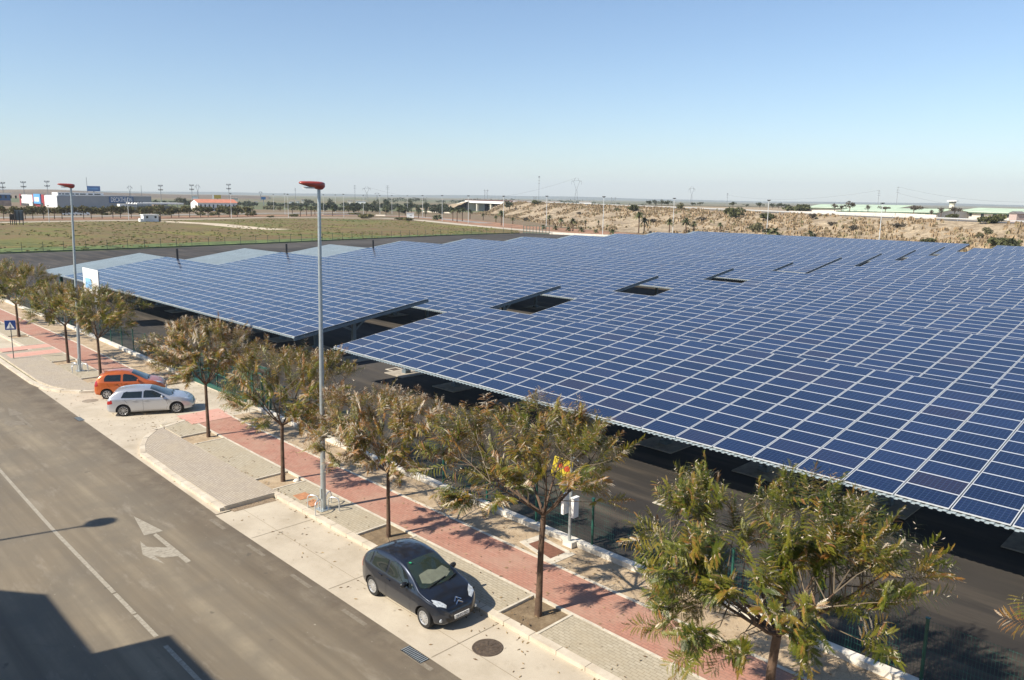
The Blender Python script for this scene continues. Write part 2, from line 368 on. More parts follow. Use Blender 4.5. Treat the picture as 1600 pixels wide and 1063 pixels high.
sd = MB(); sd.prism(sc(strip(-170, -48.6, 17.84, 19.55)), -.02, .10); sd.prism(sc(strip(-39.2, 40, 17.84, 19.35)), -.02, .10)
struct('sand_strip', sd, SAND)
pt = MB(); ps = MB()
for x in pits: y = yo(x); (pt if x > -25 else ps).prism(sc([(x-.78, 14.38+y), (x+.68, 14.38+y), (x+.68, 15.85+y), (x-.78, 15.85+y)]), -.02, .06)
struct('tree_pits', pt, PIT); struct('sandy_tree_pits', ps, SAND)
struct('gravel_edge', MB().sheet([(-27.1, 12.15), (-26.75, 12.2), (-26.7, 13.9), (-27.1, 13.95)], .014), simple('brown_gravel', (.24, .18, .12), .95, var=.6, scale=25, bump=.8))
# brown lidded inspection frame by the wall, manhole, hatches, grate
def flat_cover(name, label, cat, pts, z, frame=None, matf=CREAM, matl=CAST, group=None, h=.012):
    cx = sum(p[0] for p in pts)/len(pts); cy = sum(p[1] for p in pts)/len(pts)
    t = thing(name, label, cat, (cx, cy, z), 0, group); loc = [(p[0]-cx, p[1]-cy) for p in pts]
    if frame:
        o = [(x*frame, y*frame) for x, y in loc]; m = MB(); n = len(loc)
        for i in range(n): j = (i+1) % n; m.prism([loc[i], loc[j], o[j], o[i]], 0, h+.006)
        obj('frame', m, matf, t)
    obj('lid', MB().prism(loc, 0, h), matl, t); return t
flat_cover('inspection_cover', 'large brown inspection cover in a pale concrete frame by the fence wall', 'cover', sc(P((825.4, 850), (846, 843), (884, 863), (860, 873))), .10, 1.5, CREAM, simple('brown_rust', (.17, .075, .045), .85, var=.3, scale=8))
flat_cover('utility_hatch', 'orange rusty utility hatch in the grey paving beside the tall lamp', 'hatch', sc(P((458, 775), (477, 769.6), (489, 777), (469, 782))), .121, None, CREAM, HATCH, 'orange utility hatches', .014)
flat_cover('utility_hatch', 'smaller orange hatch partly behind the cycle hoops of the tall lamp', 'hatch', sc(P((478, 786), (490, 780), (500, 786), (488, 793))), .121, None, CREAM, HATCH, 'orange utility hatches', .014)
mh = at(762, 1012.5); t = thing('manhole_cover', 'round cast iron manhole cover in the concrete parking strip', 'manhole cover', (mh[0], mh[1], .006))
obj('lid', MB().lathe([(.001, .014), (.33, .014), (.35, .010), (.36, .014), (.41, .014), (.42, .0)], 40), CAST, t, smooth=30)
mr = MB()
for k in range(8): a = k*math.pi/4; mr.bar((.08*math.cos(a), .08*math.sin(a), .016), (.28*math.cos(a), .28*math.sin(a), .016), .03, .012)
obj('rib', mr, CAST, t)
mh = at(141, 626.5); t = thing('manhole_cover', 'faint round manhole cover in the driveway left of the silver car', 'manhole cover', (mh[0], mh[1], .006)); obj('lid', MB().lathe([(.001, .012), (.34, .012), (.42, .0)], 32), simple('dusty_iron', (.25, .21, .16), .85, var=.2), t, smooth=30)
def grate(px, label, L=.85, W=.3):
    q = at(*px); t = thing('drain_grate', label, 'drain grate', (q[0], q[1], .002), 0)
    obj('recess', MB().box(-L/2, L/2, -W/2, W/2, 0, .004), BLACK, t); m = MB()
    for i in range(12): x = -L/2+L*(i+.5)/12; m.box(x-.016, x+.016, -W/2+.02, W/2-.02, .006, .016)
    obj('grating', m, GALV, t)
grate((648, 1023), 'slotted drain grate in the road edge near the dark car')
grate((124, 655), 'small drain grate in the road edge by the driveway')
for pxs, lab in ((((1027, 786), (1045, 780.5), (1063, 787), (1045, 792)), 'square drain cover in a pale frame on the dark asphalt lot'), (((606, 577), (618, 574), (627, 578), (615, 582)), 'square drain cover in a pale frame beside the sunlit footing')):
    pp = P(*pxs); cx = sum(p[0] for p in pp)/4; cy = sum(p[1] for p in pp)/4; w = .33
    flat_cover('drain_cover', lab, 'drain cover', [(cx-w, cy-w), (cx+w, cy-w), (cx+w, cy+w), (cx-w, cy+w)], .004, 1.4, CREAM, CAST)
# road markings
mk = MB()
for a, b in ((-170, -23.45), (-23.35, -21.8), (-21.72, -20.2), (-19.6, -14.4), (-13, -11), (-9.8, -8), (-6.8, -5), (-3.8, -2), (0, 1.8), (3, 4.8)):
    mk.sheet(strip(a, b, 6.83, 6.95, max(1, int((b-a)/3))), .005)
mk2 = MB(); mk3 = MB()
mk2.sheet(P((209, 807), (255, 830), (225, 837)), .005)
mk2.sheet(P((239, 836.5), (244, 833.5), (299, 877), (291, 880)), .005)
mk2.sheet(P((262, 856), (230, 855), (219, 846), (223, 867), (235, 873), (258, 882), (241, 869), (257, 872), (280, 869)), .006)
dx, dy = (at(12, 637)[0]-at(209, 807)[0], at(12, 637)[1]-at(209, 807)[1]); n0 = len(mk2.v)
for f in list(mk2.f): mk3.poly([(mk2.v[i][0]+dx, mk2.v[i][1]+dy, .005) for i in f])
x = -26.7
while x < 20: mk3.sheet(strip(x, x+1.15, 11.20, 11.34, 1), .005); x += 2.9
mk.sheet(P((8, 571), (13, 569.5), (24, 577), (19, 579)), .005)
mk.sheet(strip(-170, -66, 11.75, 11.87), .005)
struct('road_markings', mk, PAINT); struct('turn_arrow_markings', mk2, PAINT)
t = NT('faded_road_paint'); t.rough(.8); t.color(t.ramp(t.noise(6, 8, .85), [(.38, (.15, .125, .09)), (.58, (.215, .185, .14)), (.78, (.36, .32, .25))])); struct('faded_markings', mk3, t.m)
# dark lot, grass field, far road, soil
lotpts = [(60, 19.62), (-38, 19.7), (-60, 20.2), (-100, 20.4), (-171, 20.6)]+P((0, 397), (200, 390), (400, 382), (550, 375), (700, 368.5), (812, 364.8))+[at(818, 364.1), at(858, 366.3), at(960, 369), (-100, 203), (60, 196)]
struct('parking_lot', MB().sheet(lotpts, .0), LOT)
FP = P((812, 364.6), (700, 368.3), (550, 374.8), (400, 381.8), (200, 389.8), (0, 396.8))+[(-172, 20), (-172, -20), (-330, -10)]+P((0, 348.6), (105, 346.6), (200, 345.8), (331, 343.4), (409, 341.6), (520, 341.8), (652, 345), (731, 353), (809, 359))
struct('grass_field', MB().sheet(FP, -.005), FIELD)
vg = P((812, 364.8), (700, 368.6), (550, 375.1), (400, 382.1), (200, 390.1), (0, 397.1))+[(-172.5, 18), (-186, 18)]+P((0, 388.5), (200, 382.5), (400, 375.5), (550, 370.5), (700, 365.8))
struct('grass_verge', MB().sheet(vg, -.001), simple('fresh_green_grass', (.085, .12, .028), .95, var=.75, scale=.35))
fr = MB()
def ribbon(m, pxs, w, z):                         # a path of even width through these pixels
    pts = [Vector((*at(*p), 0)) for p in pxs]; L = []; Rr = []
    for i, p in enumerate(pts):
        d = (pts[min(i+1, len(pts)-1)]-pts[max(i-1, 0)]).normalized(); nn = Vector((-d.y, d.x, 0))*w/2; L.append(p+nn); Rr.append(p-nn)
    for i in range(len(pts)-1): m.quad((L[i].x, L[i].y, z), (L[i+1].x, L[i+1].y, z), (Rr[i+1].x, Rr[i+1].y, z), (Rr[i].x, Rr[i].y, z))
ribbon(fr, [(-60, 349), (0, 348), (105, 346), (200, 344.6), (331, 342.3), (409, 340.3), (520, 340.6), (600, 341.5), (652, 344), (731, 352), (809, 359), (900, 366)], 7, .012)
struct('far_pavement', fr, CONC)
f2 = MB(); ribbon(f2, [(-60, 345), (0, 344), (200, 341), (409, 337), (560, 336), (652, 339), (690, 342), (760, 350), (830, 356), (960, 366)], 22, .0)
struct('soil_strip', f2, simple('reddish_soil', (.28, .15, .085), .95, var=.45, scale=.15))
f3 = MB(); ribbon(f3, [(-60, 341.5), (0, 340), (200, 337), (409, 333.5), (560, 332)], 14, .01); ribbon(f3, [(409, 333), (520, 335), (640, 338), (700, 343), (760, 349)], 8, .012)
struct('far_road', f3, simple('pale_far_asphalt', (.26, .24, .21), .9, var=.15, scale=.1))
f4 = MB(); ribbon(f4, [(250, 346), (330, 350), (400, 357), (440, 359)], 9, .010)
struct('dirt_track', f4, simple('pale_dirt', (.50, .42, .31), .95, var=.3, scale=.2))
# tufts of the field: uncountable
def tufts(name, pts, hmin, hmax, w, mats, mi=None, n=3):
    N = len(pts); th = RNG.random(N)*math.pi; h = hmin+RNG.random(N)*(hmax-hmin); ww = w*(.6+.9*RNG.random(N)); V = []; F = []
    a = np.stack([np.cos(th)*ww, np.sin(th)*ww, np.zeros(N)], 1); top = np.stack([RNG.normal(0, .1, N)*h, RNG.normal(0, .1, N)*h, h], 1); b = np.stack([-np.sin(th)*ww, np.cos(th)*ww, np.zeros(N)], 1)
    V = np.stack([pts-a, pts+a, pts+a*.55+top, pts-a*.55+top*.85, pts-b, pts+b, pts+b*.5+top*.9, pts-b*.6+top], 1).reshape(-1, 3)
    i = np.arange(N)[:, None]*8; F = np.concatenate([i+np.array([[0, 1, 2, 3]]), i+np.array([[4, 5, 6, 7]])], 0)
    rnd = np.repeat(RNG.random(N), 8); return tag(np_obj(name, V, F, mats, rnd=np.stack([rnd, rnd], 1)), kind='stuff')
def m_rnd(name, stops, rough=.8, transl=0.0):
    t = NT(name); t.rough(rough); s = t.new('ShaderNodeSeparateXYZ'); t.link(t.co('UV'), s.inputs[0]); c = t.ramp(s.outputs[0], stops); t.color(c)
    if transl:
        tr = t.new('ShaderNodeBsdfTranslucent'); t.link(c, tr.inputs[0]); mx = t.new('ShaderNodeMixShader'); mx.inputs[0].default_value = transl
        t.link(t.b.outputs[0], mx.inputs[1]); t.link(tr.outputs[0], mx.inputs[2]); t.link(mx.outputs[0], t.n['Material Output'].inputs[0])
    return t.m
TUFT = m_rnd('field_tuft', [(0, (.075, .115, .02)), (.4, (.15, .16, .04)), (.7, (.22, .17, .08)), (1, (.28, .22, .12))])
def in_poly(p, poly):
    x, y = p[:, 0], p[:, 1]; c = np.zeros(len(p), bool); n = len(poly)
    for i in range(n):
        x1, y1 = poly[i]; x2, y2 = poly[i-1]; m = ((y1 > y) != (y2 > y)); c ^= m & (x < (x2-x1)*(y-y1)/((y2-y1) if y2 != y1 else 1e-9)+x1)
    return c
q = np.stack([RNG.uniform(-345, -172, 3800), RNG.uniform(0, 270, 3800)], 1); q = q[in_poly(q, FP)]
cl = np.sin(q[:, 0]*.07+np.sin(q[:, 1]*.05)*2)+np.sin(q[:, 1]*.11+q[:, 0]*.031); q = q[cl > -.5-.6*RNG.random(len(q))]
tufts('field_grass', np.concatenate([q, np.zeros((len(q), 1))], 1), .08, .24, .45, TUFT)
# hills at the horizon
def hill(name, pxs, base_py, D, depth, mat, rng):
    m = MB(); top = []; 
    for (px, py) in pxs:
        x, y, z = dist_pt(px, py, D); top.append((x, y, z))
    n = len(top); rows = []
    for k, (f, h) in enumerate(((-.35, 0), (-.2, .35), (-.08, .75), (0, 1), (.15, .8), (.5, 0))):
        rows.append([(x*(1+f*depth/D), y*(1+f*depth/D), (max(z, 0))*h-.02*(h == 0)*5) for x, y, z in top])
    for a in range(len(rows)-1):
        for i in range(n-1): m.quad(rows[a][i], rows[a][i+1], rows[a+1][i+1], rows[a+1][i])
    return struct(name, m, mat, smooth=True)
def ridge(x0, x1, f, step=8): return [(x, f(x)) for x in np.arange(x0, x1+1, step)]
hill('brown_hill', ridge(-500, 420, lambda x: 302.5-6.6*math.exp(-((x-40)/120.)**2)+max(0, (x-150))*.014+math.sin(x*.05)*.35), 0, 2300, 1500, simple('hill_farmland', (.125, .088, .052), .95, var=.6, scale=.004), 0)
hill('far_blue_ridge', ridge(-700, 2300, lambda x: 304.3+(x-560)*.0155-max(0, 1.0-abs(x-760)/300.)*2.2+math.sin(x*.012)*.6+math.sin(x*.033)*.3), 0, 9000, 3000, simple('wooded_ridge', (.055, .075, .055), .95, var=.4, scale=.002), 0)
# highway embankment on the right
CR = [(-640, 515, .2), (-560, 479, 4.5), (-512, 457, 8.3), None, (-425, 417, 8.5), (-390, 402, 8.4), (-330, 375, 8.1), (-240, 335, 7.7), (-150, 294, 7.2), (-53, 250, 6.6), (40, 208, 6.2), (140, 163, 5.8)]
FT = [(-640, 500), (-575, 440), (-512, 425), None, (-412, 372), (-372, 352), (-300, 302), (-203, 236), (-110, 216), (-40, 200), (20, 186), (100, 150)]
def nz(x, y): return math.sin(x*.31+math.sin(y*.23)*1.3)*.5+math.sin(x*.77+y*.61)*.3+math.sin(x*1.9-y*1.3)*.2
EMB = []
def emb(lo, hi, nm):
    A = []
    for k in range(lo, hi-1):
        n = 26
        for i in range(n): f = i/n; A.append(([CR[k][j]*(1-f)+CR[k+1][j]*f for j in range(3)], [FT[k][j]*(1-f)+FT[k+1][j]*f for j in range(2)]))
    A.append((list(CR[hi-1]), list(FT[hi-1]))); T = np.array([0, .06, .13, .2, .28, .36, .44, .52, .6, .68, .76, .84, .91, .96, 1.0]); rows = []
    for c, f in A:
        d = Vector((.912, -.412, 0)); nn = Vector((.412, .912, 0)); r = []
        for t in T:
            x = f[0]*(1-t)+c[0]*t; y = f[1]*(1-t)+c[1]*t; s = t*t*(3-2*t); s = .55*s+.45*t**1.7
            w = math.sin(math.pi*t); r.append((x, y, c[2]*s+nz(x, y)*.8*w*min(1, c[2]/6)-(.1 if t == 0 else 0)))
        for dd, hh in ((3, .0), (16, 0), (22, -.8), (60, -1.2), (180, -1.6), (420, -2.5), (700, -c[2]-.2)):
            p = Vector((c[0], c[1], 0))+nn*dd; r.append((p.x, p.y, max(c[2]+hh, -.2)))
        rows.append(r)
    m = MB(); 
    for i in range(len(rows)-1):
        for j in range(len(rows[0])-1): m.quad(rows[i][j], rows[i+1][j], rows[i+1][j+1], rows[i][j+1])
    EMB.append(rows); return struct(nm, m, SLOPE, smooth=True)
emb(0, 3, 'embankment'); EO = emb(4, 12, 'embankment')
_bv = BVHTree.FromObject(EO, bpy.context.evaluated_depsgraph_get()) if False else BVHTree.FromPolygons([v.co.copy() for v in EO.data.vertices], [tuple(p.vertices) for p in EO.data.polygons])
def terr(x, y):
    h = _bv.ray_cast(Vector((x, y, 200)), Vector((0, 0, -1)))[0]; return h.z if h else 0.0
def surf(px, py):                                # first ground point seen at this pixel
    d = Vector(ray(px, py)).normalized(); h = _bv.ray_cast(Vector((0, 0, CAMH)), d)[0]
    q = at(px, py) if d.z < -1e-4 else None
    if h is not None and (q is None or h.length < math.hypot(*q)+1): return (h.x, h.y, h.z)
    return (q[0], q[1], 0.0) if q else None
# dry scrub and rocks on the slope: uncountable
SCR = m_rnd('dry_scrub', [(0, (.15, .115, .065)), (.35, (.22, .16, .095)), (.6, (.31, .225, .135)), (.8, (.40, .30, .185)), (1, (.15, .145, .07))])
q = []
for k in range(20000):
    i = random.randrange(len(EMB[1])-1); j = random.randrange(0, 14); a = EMB[1][i][j]; b = EMB[1][i+1][j+1]; c = EMB[1][i][j+1]; u, v = random.random(), random.random()
    if u+v > 1: u, v = 1-u, 1-v
    x = a[0]+(b[0]-a[0])*u+(c[0]-a[0])*v; y = a[1]+(b[1]-a[1])*u+(c[1]-a[1])*v
    if x < -470 or x > 60: continue
    w = math.sin(x*.05+y*.08)+math.sin(x*.13-y*.07)+.8*math.sin(x*.31+y*.2)
    if w+random.gauss(0, .6) > -.1: q.append((x, y, a[2]+(b[2]-a[2])*u+(c[2]-a[2])*v-.05))
tufts('dry_scrub', np.array(q), .25, 1.1, .55, SCR)

# ================================================================== SOLAR CANOPIES
TH = .14398; MW, MH, NJ = 1.66, 1.03724, 11; Z0 = 2.48; CT, ST = math.cos(TH), math.sin(TH)
def slope(x, s, up=0): return (x, s*CT-up*ST, s*ST+up*CT)         # local: x along the row, s up the slope, up normal to it
def module_mb(k=0, j=0, mb=None, uvs=None):
    mb = mb or MB(); x0 = k*MW+.022; x1 = (k+1)*MW-.022; s0 = j*MH+.004; s1 = (j+1)*MH-.004; f = .027; h = .04
    q = lambda x, s, u: slope(x, s, u)
    O = [(x0, s0), (x1, s0), (x1, s1), (x0, s1)]; I = [(x0+f, s0+f*.75), (x1-f, s0+f*.75), (x1-f, s1-f*.75), (x0+f, s1-f*.75)]
    def add(pts, m, uv=None): mb.poly(pts, m); uvs.extend(uv or [(0, 0)]*len(pts))
    for i in range(4):
        n = (i+1) % 4
        add([q(*O[i], h), q(*O[n], h), q(*I[n], h), q(*I[i], h)], 1)
        add([q(*O[i], 0), q(*O[n], 0), q(*O[n], h), q(*O[i], h)], 1)
        add([q(*I[i], h), q(*I[n], h), q(*I[n], h-.006), q(*I[i], h-.006)], 1)
    e = .002; add([q(*p, h-.006) for p in I], 0, [(k+e, j+e), (k+1-e, j+e), (k+1-e, j+1-e), (k+e, j+1-e)])
    return mb
def uv_obj(name, mb, uvs, parent=None):
    o = obj(name, mb, [CELLS, ALU], parent); l = o.data.uv_layers.new(name='UVMap'); l.data.foreach_set('uv', np.array(uvs, dtype=np.float32).ravel()); return o
_uv = []; _m = module_mb(0, 0, None, _uv); PROTO = uv_obj('solar_panel', _m, _uv); MOD = PROTO.data; bpy.data.objects.remove(PROTO)
ORD = ['nearest', 'second', 'third', 'fourth', 'fifth', 'sixth', 'seventh', 'eighth', 'ninth', 'farthest']
def canopy(r, xa, xb, pk0, side):
    y0 = 25.77+15.03*r; lab = '%s solar canopy from the street, %s of the aisle' % (ORD[r], side)
    if r < 3 and side == 'left': lab += ', bare grey far end'
    t = thing('solar_canopy', lab, 'solar canopy', (xa, y0, Z0-.06), 0, 'rows of solar carport canopies'); W = xb-xa; S = MH*NJ
    # ribbed sheet, ridges running up the slope
    m = MB(); step = .26; n = int(W/step); prof = []
    for i in range(n):
        b = i*step; prof += [(b, 0), (b+.10, 0), (b+.13, .042), (b+.23, .042)]
    prof.append((W, 0)); s0, s1 = -.10, S+.05
    for i in range(len(prof)-1):
        (a, ha), (b, hb) = prof[i], prof[i+1]
        m.quad(slope(a, s0, ha-.075), slope(b, s0, hb-.075), slope(b, s1, hb-.075), slope(a, s1, ha-.075))
        m.quad(slope(a, s0, ha-.083), slope(a, s1, ha-.083), slope(b, s1, hb-.083), slope(b, s0, hb-.083))
        m.quad(slope(a, s0, ha-.083), slope(b, s0, hb-.083), slope(b, s0, hb-.075), slope(a, s0, ha-.075))
    obj('roof_sheet', m, SHEET, t)
    m = MB()
    for s in (1.1, 3.4, 5.7, 8.0, 10.3): 
        a, b = Vector(slope(0.02, s, -.16)), Vector(slope(W-.02, s, -.16)); m.bar(a, b, .07, .14)
    obj('purlin', m, STEEL, t)
    for x in (.0, W-.05): obj('edge_trim', MB().bar(slope(x+.025, -.06, -.16), slope(x+.025, S, -.16), .05, .20), STEEL, t)
    # columns with spread heads, one rafter over each
    cy = 5.42; xs = np.arange(W-1.25 if side == 'left' else .1, (0 if side == 'left' else W)-.01*(1 if side == 'left' else -1), -5.2 if side == 'left' else 5.2)
    if side != 'left': xs = [x-.15 if i == 0 else x for i, x in enumerate(xs)]
    ff = Matrix.Identity(4)
    for x in xs:
        x = float(max(.25, x))
        zt = Z0-.06+cy*ST/CT-.35; m = MB(); m.box(-.11, .11, -.14, .14, .3, zt); m.box(-.2, .2, -.22, .22, .05, .26)
        for sg in (-1, 1):
            m.bar((0, sg*.1, zt-.7), (0, sg*1.25, zt+.02+sg*1.25*ST/CT), .12, .16)
        m.bar((0, -4.7, zt+.1-4.7*ST/CT), (0, 5.0, zt+.1+5.0*ST/CT), .14, .30)
        col = obj('column', m, STEEL, t, loc=(x, cy, -(Z0-.06)))
        obj('footing', MB().box(-1.02, 1.02, -1.05, 1.05, -.02, .05), PAD, col)
    # modules: the hundred that show largest one by one, the rest as one part
    px0 = pk0-xa; nk = int((W-px0)/MW+1e-3); off = (W-px0-nk*MW) if side == 'left' else 0.0; px0 += off
    allm = [(k, j) for k in range(nk) for j in range(NJ)]
    def shown(kj):
        x = xa+px0+(kj[0]+.5)*MW; y = y0+(kj[1]+.5)*MH; dd = math.hypot(x, y); ang = math.degrees(math.atan2(-x, y))
        return dd+(1000 if not (12.5 < ang < 78) else 0)
    allm.sort(key=shown); near = allm[:100]; rest = allm[100:]
    for k, j in near:
        o = bpy.data.objects.new('solar_panel', MOD); C.objects.link(o); o.parent = t; o.location = (px0+k*MW, j*MH*CT, j*MH*ST)
    if rest:
        uvs = []; m = MB()
        for k, j in rest: module_mb(k, j, m, uvs)
        for i, v in enumerate(m.v): m.v[i] = (v[0]+px0, v[1], v[2])
        tag(uv_obj('solar_panels', m, uvs, t), kind='stuff')

for r in range(10):
    xl = [-104.9, -106.6, -108.4, -110.2, -110.3, -110.3, -110.3, -110.3, -110.3, -108.8][r]
    pl = [-96.0, -97.6, -99.2][r] if r < 3 else xl+.05
    canopy(r, xl, -46.15, pl, 'left')
    canopy(r, -41.47, 9.0 if r < 6 else 0.0, -41.44, 'right')
for (x, r) in ((-92.6, 0), (-94.4, 1), (-96.3, 2)):
    y = 25.77+15.03*r+11.2; t = thing('roof_post', ['short black post on the upper edge of the nearest canopy roof', 'short black post on the upper edge of the second canopy roof', 'short black post on the upper edge of the third canopy roof'][r], 'post', (x, y, 3.9), 0, 'black posts on the canopy roofs')
    obj('tube', MB().tube([(0, 0, 0), (0, 0, 1.35)], .13, 10), BLACK, t); obj('flange', MB().lathe([(.0, .12), (.22, .12), (.22, .09), (.0, .09)], 12), BLACK, t)

# ================================================================== STREET FURNITURE
def wall(name, label, x0, x1, y0, y1):
    m = MB(); m.prism(sc(strip(x0, x1, y0, y1)), -.05, .28); o = obj(name, m, WHITEC); tag(o, label, 'wall'); return o
wall('low_wall', 'low whitewashed wall along the sand strip, under the fence right of the gate', -39.2, 30, 19.33, 19.62)
wall('low_wall', 'low whitewashed wall under the fence left of the driveway gate', -150, -49.0, 19.42, 19.72)
def fence(label, x0, x1, y, z0, h, step=2.5, fine=-62, wire=.075):
    t = thing('mesh_fence', label, 'fence'); n = int(abs(x1-x0)/step)
    for i in range(n+1):
        x = x0+(x1-x0)*i/n; q = MB(); q.box(-.03, .03, -.03, .03, 0, h); q.box(-.05, .05, -.05, .05, h, h+.02); obj('post', q, GREEN, t, loc=(x*K, (y+yo(x))*K, z0))
    for i in range(n):
        a = x0+(x1-x0)*i/n; b = x0+(x1-x0)*(i+1)/n; lo, hi = min(a, b), max(a, b); yy = (y+yo((a+b)/2))*K; m = MB(); sp = wire if hi > fine else .2; r = .0028 if hi > fine else .004
        L = (hi-lo)*K-.08; k = int(L/sp)
        for c in range(k+1): x = lo*K+.04+L*c/k; m.tube([(x, yy, z0+.06), (x, yy, z0+h-.03)], r, 3, caps=False)
        for c in range(9): z = z0+.08+(h-.14)*c/8; m.tube([(lo*K+.04, yy, z), (hi*K-.04, yy, z)], r*1.2, 3, caps=False)
        obj('mesh_panel', m, GREEN, t)
    return t
fence('dark green wire mesh fence on the low wall right of the gate', -38.9, 26, 19.47, .34, 1.62)
fence('dark green wire mesh fence on the low wall left of the gate', -140, -49.2, 19.57, .34, 1.62)
# sliding gate
gy = 19.95*K; gx0, gx1 = -48.6, -39.4; t = thing('sliding_gate', 'green barred sliding gate across the driveway entrance', 'gate', (gx0*K, gy, 0)); L = (gx1-gx0)*K
m = MB(); m.box(0, L, -.06, .06, .08, .30); m.box(0, L, -.04, .04, 1.95, 2.05); m.box(0, L, -.03, .03, 1.05, 1.11)
for i in range(9): x = L*i/8; m.box(x-.035, x+.035, -.036, .036, .30, 1.95)
obj('frame', m, GREEN, t); m = MB()
for i in range(int(L/.13)): x = .07+.13*i; m.tube([(x, 0, .3), (x, 0, 1.95)], .009, 4, caps=False)
obj('bars', m, GREEN, t)
for x in (L-1.9, L-1.5, L+.15, L+.5):
    obj('guide_post', MB().box(x-.05, x+.05, .1, .2, 0, 2.3), GREEN, t)
obj('guide_beam', MB().box(L-1.95, L+.55, .09, .21, 2.3, 2.4), GREEN, t)
obj('ground_track', MB().box(-.3, L+.3, -.04, .04, 0.006, .05), CREAM, t)
# street lamps
def lamp_proto(label):
    t = thing('street_lamp', label, 'street lamp', (0, 0, .12), 0, 'tall street lamps along the road')
    m = MB(); H = 11.75; n = 12; m.tube([(0, 0, 0), (0, 0, .5), (0, 0, H)], [.102, .10, .056], 14)
    obj('pole', m, GALV, t, smooth=40)
    obj('base_plate', MB().box(-.22, .22, -.22, .22, 0, .03), GALV, t); obj('service_door', MB().box(-.05, .05, -.121, -.10, .45, .85), GALV, t)
    # head: a fat wedge that reaches over the road (local -y)
    prof = [(.22, .02, .05), (.19, .10, .09), (.10, .16, .11), (-.05, .19, .12), (-.3, .185, .11), (-.55, .16, .09), (-.70, .12, .07), (-.76, .03, .02)]
    v = MB(); N = 16
    for i, (y, w, hh) in enumerate(prof):
        cz = H+.16+max(0, (i-3))*.012
        for k in range(N):
            a = 2*math.pi*k/N; c, s_ = math.cos(a), math.sin(a); dn = [.3, 1.0, 1.35, 1.2, .85, .55, .35, .2][i]
            v.v.append((w*math.copysign(abs(c)**.8, c), y, cz+(hh*s_ if s_ > 0 else hh*1.1*s_*dn)))
    for i in range(len(prof)-1):
        for k in range(N): a = i*N+k; b = i*N+(k+1) % N; v.f.append((a, b, b+N, a+N)); v.mi.append(0)
    v.f.append(tuple(range(N))[::-1]); v.mi.append(0); e = (len(prof)-1)*N; v.f.append(tuple(range(e, e+N))); v.mi.append(0)
    hd = obj('lamp_head', v, LAMPRED, t, smooth=50)
    obj('lens', MB().box(-.10, .10, -.58, -.22, H+.03, H+.08), simple('lamp_glass', (.5, .5, .48), .15, var=0), hd)
    return t
lp = lamp_proto('tall grey street lamp with a red head in the middle of the picture'); lp.location = (-24.85*K, 14.75*K, .12)
l2 = copy_tree(lp); l2.location = (-52.2*K*1.0-2.2, 14.5*K+.4, .12); l2['label'] = 'more distant grey street lamp with a red head, left of the orange car'
b2 = at(125, 580, .12); l2.location = (b2[0], b2[1], .12)
l3 = copy_tree(lp); l3.location = (-32.6, -4.9, .12); l3.rotation_euler = (0, 0, math.pi); l3['label'] = 'street lamp on the near pavement outside the picture whose shadow falls on the road'
m = MB(); m.lathe([(.001, 11.55), (.22, 11.58), (.36, 11.72), (.40, 11.9), (.33, 12.08), (.18, 12.2), (.001, 12.24)], 18); obj('shadow_globe', m, LAMPRED, l3, loc=(0, -.35, 0), smooth=True)  # unseen globe, added so this lamp's head casts a rounder shadow
b1 = at(505.5, 796, .12); lp.location = (b1[0], b1[1], .12)
def lean(o, m_):                                 # the poles stand slightly out of plumb
    o.rotation_mode = 'AXIS_ANGLE'; o.rotation_axis_angle = (m_/11.8, -AR[1], AR[0], 0)
lean(lp, .17); lean(l2, .42)
for i, (bb, lab) in enumerate(((b1, 'four steel cycle hoops around the foot of the middle street lamp'), (b2, 'four steel cycle hoops around the foot of the left street lamp'))):
    t = thing('cycle_rack', lab, 'cycle rack', (bb[0], bb[1], .12), R(12), 'cycle racks round the lamps')
    for k in range(4):
        a = k*math.pi/2+R(20); c, s_ = math.cos(a), math.sin(a); P_ = lambda r, z: (r*c, r*s_, z)
        pts = [P_(.20, 0), P_(.20, .38), P_(.24, .47), P_(.32, .51), P_(.52, .51), P_(.60, .47), P_(.64, .38), P_(.64, 0)]
        obj('hoop', MB().tube(pts, .024, 8), simple('brushed_steel', (.62, .64, .66), .3, .6, var=.05), t, smooth=50)
# pedestrian crossing sign
BLUE = simple('sign_blue', (.012, .045, .20), .4, var=.05)
b = at(21.5, 560.5, .12); t = thing('crossing_sign', 'small blue square pedestrian crossing sign with a white triangle, on a thin post', 'road sign', (b[0], b[1], .12), R(62))
obj('post', MB().tube([(0, 0, 0), (0, 0, 2.65)], .03, 8), simple('dull_grey_post', (.12, .13, .13), .5, .3), t)
pl = obj('sign_plate', MB().box(-.33, .33, -.05, -.035, 2.05, 2.70), BLUE, t)
obj('border', MB().box(-.345, .345, -.034, -.03, 2.035, 2.715), WHITE, pl)
m = MB(); m.poly([(-.25, -.054, 2.14), (.25, -.054, 2.14), (0, -.054, 2.60)]); obj('triangle', m, WHITE, pl)
m = MB(); m.box(-.02, .02, -.058, -.055, 2.28, 2.42); m.bar((0, -.057, 2.3), (-.07, -.057, 2.17), .03, .004); m.bar((0, -.057, 2.3), (.07, -.057, 2.17), .03, .004); m.bar((-.07, -.057, 2.36), (.07, -.057, 2.34), .025, .004); m.box(-.022, .022, -.058, -.055, 2.43, 2.475)
obj('walking_figure', m, BLACK, pl)
